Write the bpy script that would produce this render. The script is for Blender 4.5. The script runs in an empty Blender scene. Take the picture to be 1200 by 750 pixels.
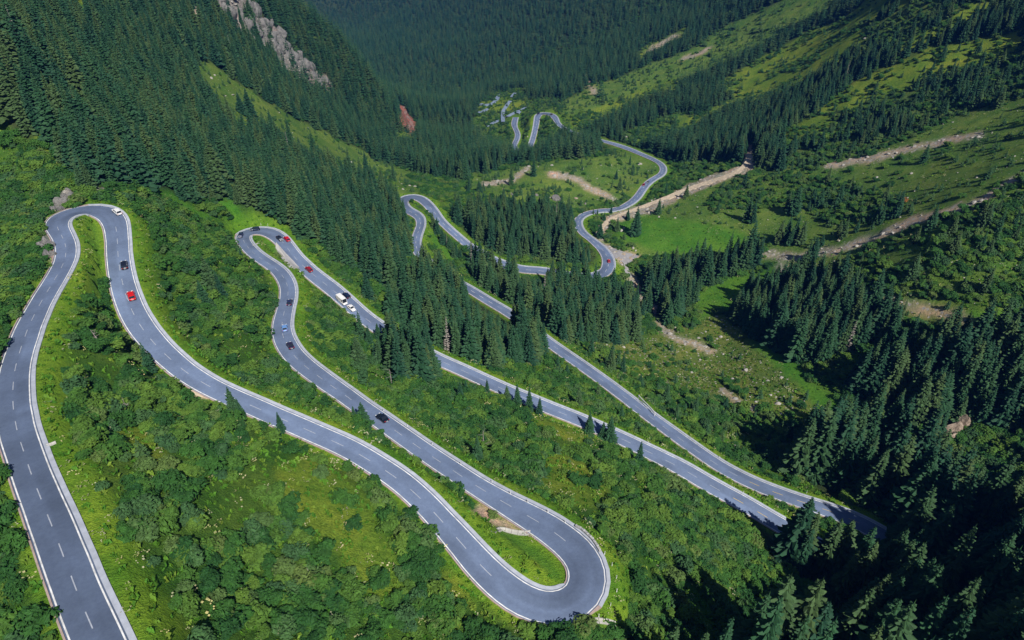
import bpy, math, random
import numpy as np
from mathutils import Vector, Matrix, kdtree
rnd = random.Random(11)
rng = np.random.default_rng(5)
SC = bpy.context.scene
COL = SC.collection
# ------------------------------------------------------------------ camera, sky, sun, exposure
F_PX, PITCH = 800.0, math.radians(35)
cam = bpy.data.cameras.new('camera')
cam.sensor_width = 36.0; cam.lens = F_PX * 36.0 / 1200.0
cam.clip_start = 0.5; cam.clip_end = 20000
cam_o = bpy.data.objects.new('camera', cam); COL.objects.link(cam_o)
cam_o.location = (0, 0, 0); cam_o.rotation_euler = (math.pi/2 - PITCH, 0, 0)
SC.camera = cam_o
SUN_EL, SUN_AZ = math.radians(47), math.radians(-64)      # azimuth from +x; light comes from the right, a little behind the camera
sdir = Vector((math.cos(SUN_AZ)*math.cos(SUN_EL), math.sin(SUN_AZ)*math.cos(SUN_EL), math.sin(SUN_EL)))
world = bpy.data.worlds.new('World'); SC.world = world; world.use_nodes = True
wn = world.node_tree
sky = wn.nodes.new('ShaderNodeTexSky'); sky.sky_type = 'NISHITA'; sky.sun_disc = False
sky.sun_elevation = SUN_EL; sky.sun_rotation = math.pi/2 - SUN_AZ; sky.altitude = 1500
bg = wn.nodes['Background']; bg.inputs['Strength'].default_value = 0.055
wn.links.new(sky.outputs[0], bg.inputs['Color'])
sun = bpy.data.lights.new('sun', 'SUN'); sun.energy = 5.0; sun.angle = math.radians(0.5); sun.color = (1.0, 0.95, 0.86)
sun_o = bpy.data.objects.new('sun', sun); COL.objects.link(sun_o)
sun_o.rotation_euler = sdir.to_track_quat('Z', 'Y').to_euler(); sun_o.location = sdir*400
SC.view_settings.view_transform = 'Standard'; SC.view_settings.look = 'None'
SC.view_settings.exposure = 0.18; SC.view_settings.gamma = 1.0
SC.cycles.max_bounces = 5; SC.cycles.diffuse_bounces = 2; SC.cycles.glossy_bounces = 2
SC.cycles.transmission_bounces = 2; SC.cycles.volume_bounces = 0; SC.cycles.transparent_max_bounces = 4
SC.cycles.use_denoising = True

# ------------------------------------------------------------------ helpers
sp, cp = math.sin(PITCH), math.cos(PITCH)
def ray(px, py):                       # direction of a photo pixel (1200 x 750), one unit of depth long
    x = (np.asarray(px, float)-600)/F_PX; y = -(np.asarray(py, float)-375)/F_PX
    return np.stack([x, cp + y*sp, -sp + y*cp], -1)
def project(P):
    P = np.asarray(P, float)
    d = P[..., 1]*cp - P[..., 2]*sp
    dd = np.where(d > 1, d, 1)
    px = 600 + F_PX*P[..., 0]/dd
    py = 375 - F_PX*(P[..., 1]*sp + P[..., 2]*cp)/dd
    return px, py, d
def hash01(ix, iy, seed):
    h = (ix.astype(np.int64)*374761393 + iy.astype(np.int64)*668265263 + seed*1442695041) & 0xffffffff
    h = ((h ^ (h >> 13))*1274126177) & 0xffffffff
    h = (h ^ (h >> 16)) & 0xffffffff
    return h/4294967295.0
def vnoise(x, y, seed):
    ix = np.floor(x); iy = np.floor(y); fx = x-ix; fy = y-iy
    fx = fx*fx*(3-2*fx); fy = fy*fy*(3-2*fy)
    a = hash01(ix, iy, seed); b = hash01(ix+1, iy, seed); c = hash01(ix, iy+1, seed); d = hash01(ix+1, iy+1, seed)
    return (a*(1-fx)+b*fx)*(1-fy) + (c*(1-fx)+d*fx)*fy
def fbm(x, y, seed, o=4):
    s = 0; a = 0.5
    for i in range(o):
        s = s + a*(vnoise(x, y, seed+i*17)-0.5); x = x*2.03+7.1; y = y*2.03+3.7; a *= 0.5
    return s
def smooth1(a, n):
    k = np.hanning(n+2)[1:-1]; k /= k.sum()
    return np.convolve(np.r_[np.repeat(a[0], n//2), a, np.repeat(a[-1], n//2)], k, 'valid')
def tag(o, label=None, cat=None, group=None, kind=None):
    if label: o['label'] = label
    if cat: o['category'] = cat
    if group: o['group'] = group
    if kind: o['kind'] = kind
    return o
def mesh_obj(name, verts, faces, mat=None, parent=None, smooth=False):
    me = bpy.data.meshes.new(name)
    me.from_pydata([tuple(v) for v in verts], [], [tuple(f) for f in faces])
    mats = mat if isinstance(mat, (list, tuple)) else [mat]
    for m in mats:
        if m: me.materials.append(m)
    if smooth: me.shade_smooth()
    me.update()
    o = bpy.data.objects.new(name, me); COL.objects.link(o)
    if parent: o.parent = parent
    return o
def empty(name, loc=(0, 0, 0), rotz=0.0):
    o = bpy.data.objects.new(name, None); COL.objects.link(o)
    o.location = loc; o.rotation_euler = (0, 0, rotz); o.empty_display_size = 0.5
    return o
class MB:
    def __init__(s): s.v = []; s.f = []
    def add(s, v, f):
        n = len(s.v); s.v += [tuple(p) for p in v]; s.f += [tuple(i+n for i in q) for q in f]; return s
    def box(s, x0, x1, y0, y1, z0, z1):
        return s.add([(x0, y0, z0), (x1, y0, z0), (x1, y1, z0), (x0, y1, z0), (x0, y0, z1), (x1, y0, z1), (x1, y1, z1), (x0, y1, z1)],
                     [(3, 2, 1, 0), (4, 5, 6, 7), (0, 1, 5, 4), (1, 2, 6, 5), (2, 3, 7, 6), (3, 0, 4, 7)])
    def loft(s, rings):
        n = len(rings[0]); v = [p for r in rings for p in r]; f = []
        for i in range(len(rings)-1):
            for j in range(n):
                k = (j+1) % n; f.append((i*n+j, i*n+k, (i+1)*n+k, (i+1)*n+j))
        f.append(tuple(range(n-1, -1, -1))); f.append(tuple((len(rings)-1)*n+j for j in range(n)))
        return s.add(v, f)
    def cyl(s, c, axis, r, h, n=12, r2=None):
        r2 = r if r2 is None else r2
        a = Vector(axis).normalized(); u = a.orthogonal().normalized(); w = a.cross(u); c = Vector(c)
        R = []
        for t, rr in ((-h/2, r), (h/2, r2)):
            R.append([c + a*t + (u*math.cos(2*math.pi*k/n)+w*math.sin(2*math.pi*k/n))*rr for k in range(n)])
        return s.loft(R)
    def build(s, name, mat, parent=None, smooth=False): return mesh_obj(name, s.v, s.f, mat, parent, smooth)

# ------------------------------------------------------------------ materials
class NT:
    def __init__(s, name, rough=0.8, spec=0.3):
        s.m = bpy.data.materials.new(name); s.m.use_nodes = True; s.t = s.m.node_tree
        s.b = s.t.nodes['Principled BSDF']; s.b.inputs['Roughness'].default_value = rough
        s.b.inputs['Specular IOR Level'].default_value = spec
    def n(s, kind, **kw):
        o = s.t.nodes.new(kind)
        for k, v in kw.items(): setattr(o, k, v)
        return o
    def l(s, a, b): s.t.links.new(a, b)
    def noise(s, scale, detail=3, rough=0.6, vec=None):
        o = s.n('ShaderNodeTexNoise'); o.inputs['Scale'].default_value = scale; o.inputs['Detail'].default_value = detail
        o.inputs['Roughness'].default_value = rough
        if vec is None:
            if not hasattr(s, 'pos'): s.pos = s.n('ShaderNodeNewGeometry').outputs['Position']
            vec = s.pos
        s.l(vec, o.inputs['Vector']); return o.outputs['Fac']
    def ramp(s, fac, stops):
        o = s.n('ShaderNodeValToRGB'); e = o.color_ramp.elements
        while len(e) < len(stops): e.new(0.5)
        for el, (p, c) in zip(e, stops):
            el.position = p; el.color = (*c, 1) if len(c) == 3 else c
        s.l(fac, o.inputs[0]); return o.outputs[0]
    def mix(s, fac, a, b, mode='MIX'):
        o = s.n('ShaderNodeMix', data_type='RGBA', blend_type=mode)
        for sock, v in ((o.inputs[0], fac), (o.inputs[6], a), (o.inputs[7], b)):
            if hasattr(v, 'links'): s.l(v, sock)
            elif isinstance(v, (int, float)): sock.default_value = v
            else: sock.default_value = (*v, 1)
        return o.outputs[2]
    def bump(s, h, strength=0.5, dist=0.2):
        o = s.n('ShaderNodeBump'); o.inputs['Strength'].default_value = strength; o.inputs['Distance'].default_value = dist
        s.l(h, o.inputs['Height']); s.l(o.outputs[0], s.b.inputs['Normal'])
    def col(s, c):
        if hasattr(c, 'links'): s.l(c, s.b.inputs['Base Color'])
        else: s.b.inputs['Base Color'].default_value = (*c, 1)
        return s
def plain(name, c, rough=0.6, spec=0.4, metal=0.0, var=0.0, vs=3.0):
    t = NT(name, rough, spec); t.b.inputs['Metallic'].default_value = metal
    if var:
        lo = tuple(x*(1-var) for x in c); hi = tuple(min(1, x*(1+var)) for x in c)
        t.col(t.ramp(t.noise(vs, 4), [(0.3, lo), (0.7, hi)]))
    else: t.col(c)
    return t.m
M = {}
def foliage(name, c1, c2, c3, scale=1.2, trans=0.0):
    t = NT(name, 0.75, 0.25)
    oi = t.n('ShaderNodeObjectInfo')
    base = t.ramp(oi.outputs['Random'], [(0.0, c1), (0.5, c2), (1.0, c3)])
    f = t.noise(scale, 3)
    v = t.ramp(f, [(0.3, (0.62, 0.62, 0.62)), (0.7, (1.38, 1.36, 1.3))])
    c = t.mix(1.0, base, v, 'MULTIPLY')
    t.col(c)
    if trans:
        tr = t.n('ShaderNodeBsdfTranslucent'); t.l(c, tr.inputs[0])
        mx = t.n('ShaderNodeMixShader'); mx.inputs[0].default_value = trans
        t.l(t.b.outputs[0], mx.inputs[1]); t.l(tr.outputs[0], mx.inputs[2])
        t.l(mx.outputs[0], t.t.nodes['Material Output'].inputs[0])
    return t.m
M['spruce'] = foliage('spruce_needles', (0.014, 0.060, 0.032), (0.024, 0.082, 0.034), (0.060, 0.108, 0.036), 0.9, 0.12)
M['young'] = foliage('young_spruce_needles', (0.026, 0.076, 0.032), (0.036, 0.100, 0.036), (0.058, 0.120, 0.036), 1.5, 0.12)
M['alder'] = foliage('alder_leaves', (0.020, 0.082, 0.020), (0.042, 0.132, 0.023), (0.110, 0.205, 0.030), 0.8, 0.22)
M['herb'] = foliage('meadow_herbs', (0.060, 0.185, 0.018), (0.095, 0.245, 0.022), (0.185, 0.275, 0.034), 0.7, 0.25)
M['willow'] = foliage('willow_leaves', (0.040, 0.110, 0.042), (0.062, 0.145, 0.046), (0.115, 0.180, 0.044), 0.8, 0.22)
M['flower'] = foliage('pale_flower_heads', (0.30, 0.33, 0.12), (0.42, 0.42, 0.28), (0.5, 0.46, 0.2), 1.0, 0.1)
M['rusty'] = foliage('rusty_leaves', (0.22, 0.09, 0.03), (0.25, 0.11, 0.03), (0.20, 0.08, 0.03), 1.0, 0.1)
M['bark'] = plain('spruce_bark', (0.11, 0.085, 0.065), 0.9, 0.2, 0, 0.35, 4)
M['stone'] = plain('pale_stone', (0.36, 0.34, 0.31), 0.85, 0.3, 0, 0.35, 1.4)
M['deadwood'] = plain('bleached_wood', (0.24, 0.22, 0.20), 0.8, 0.2, 0, 0.3, 4)

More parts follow.
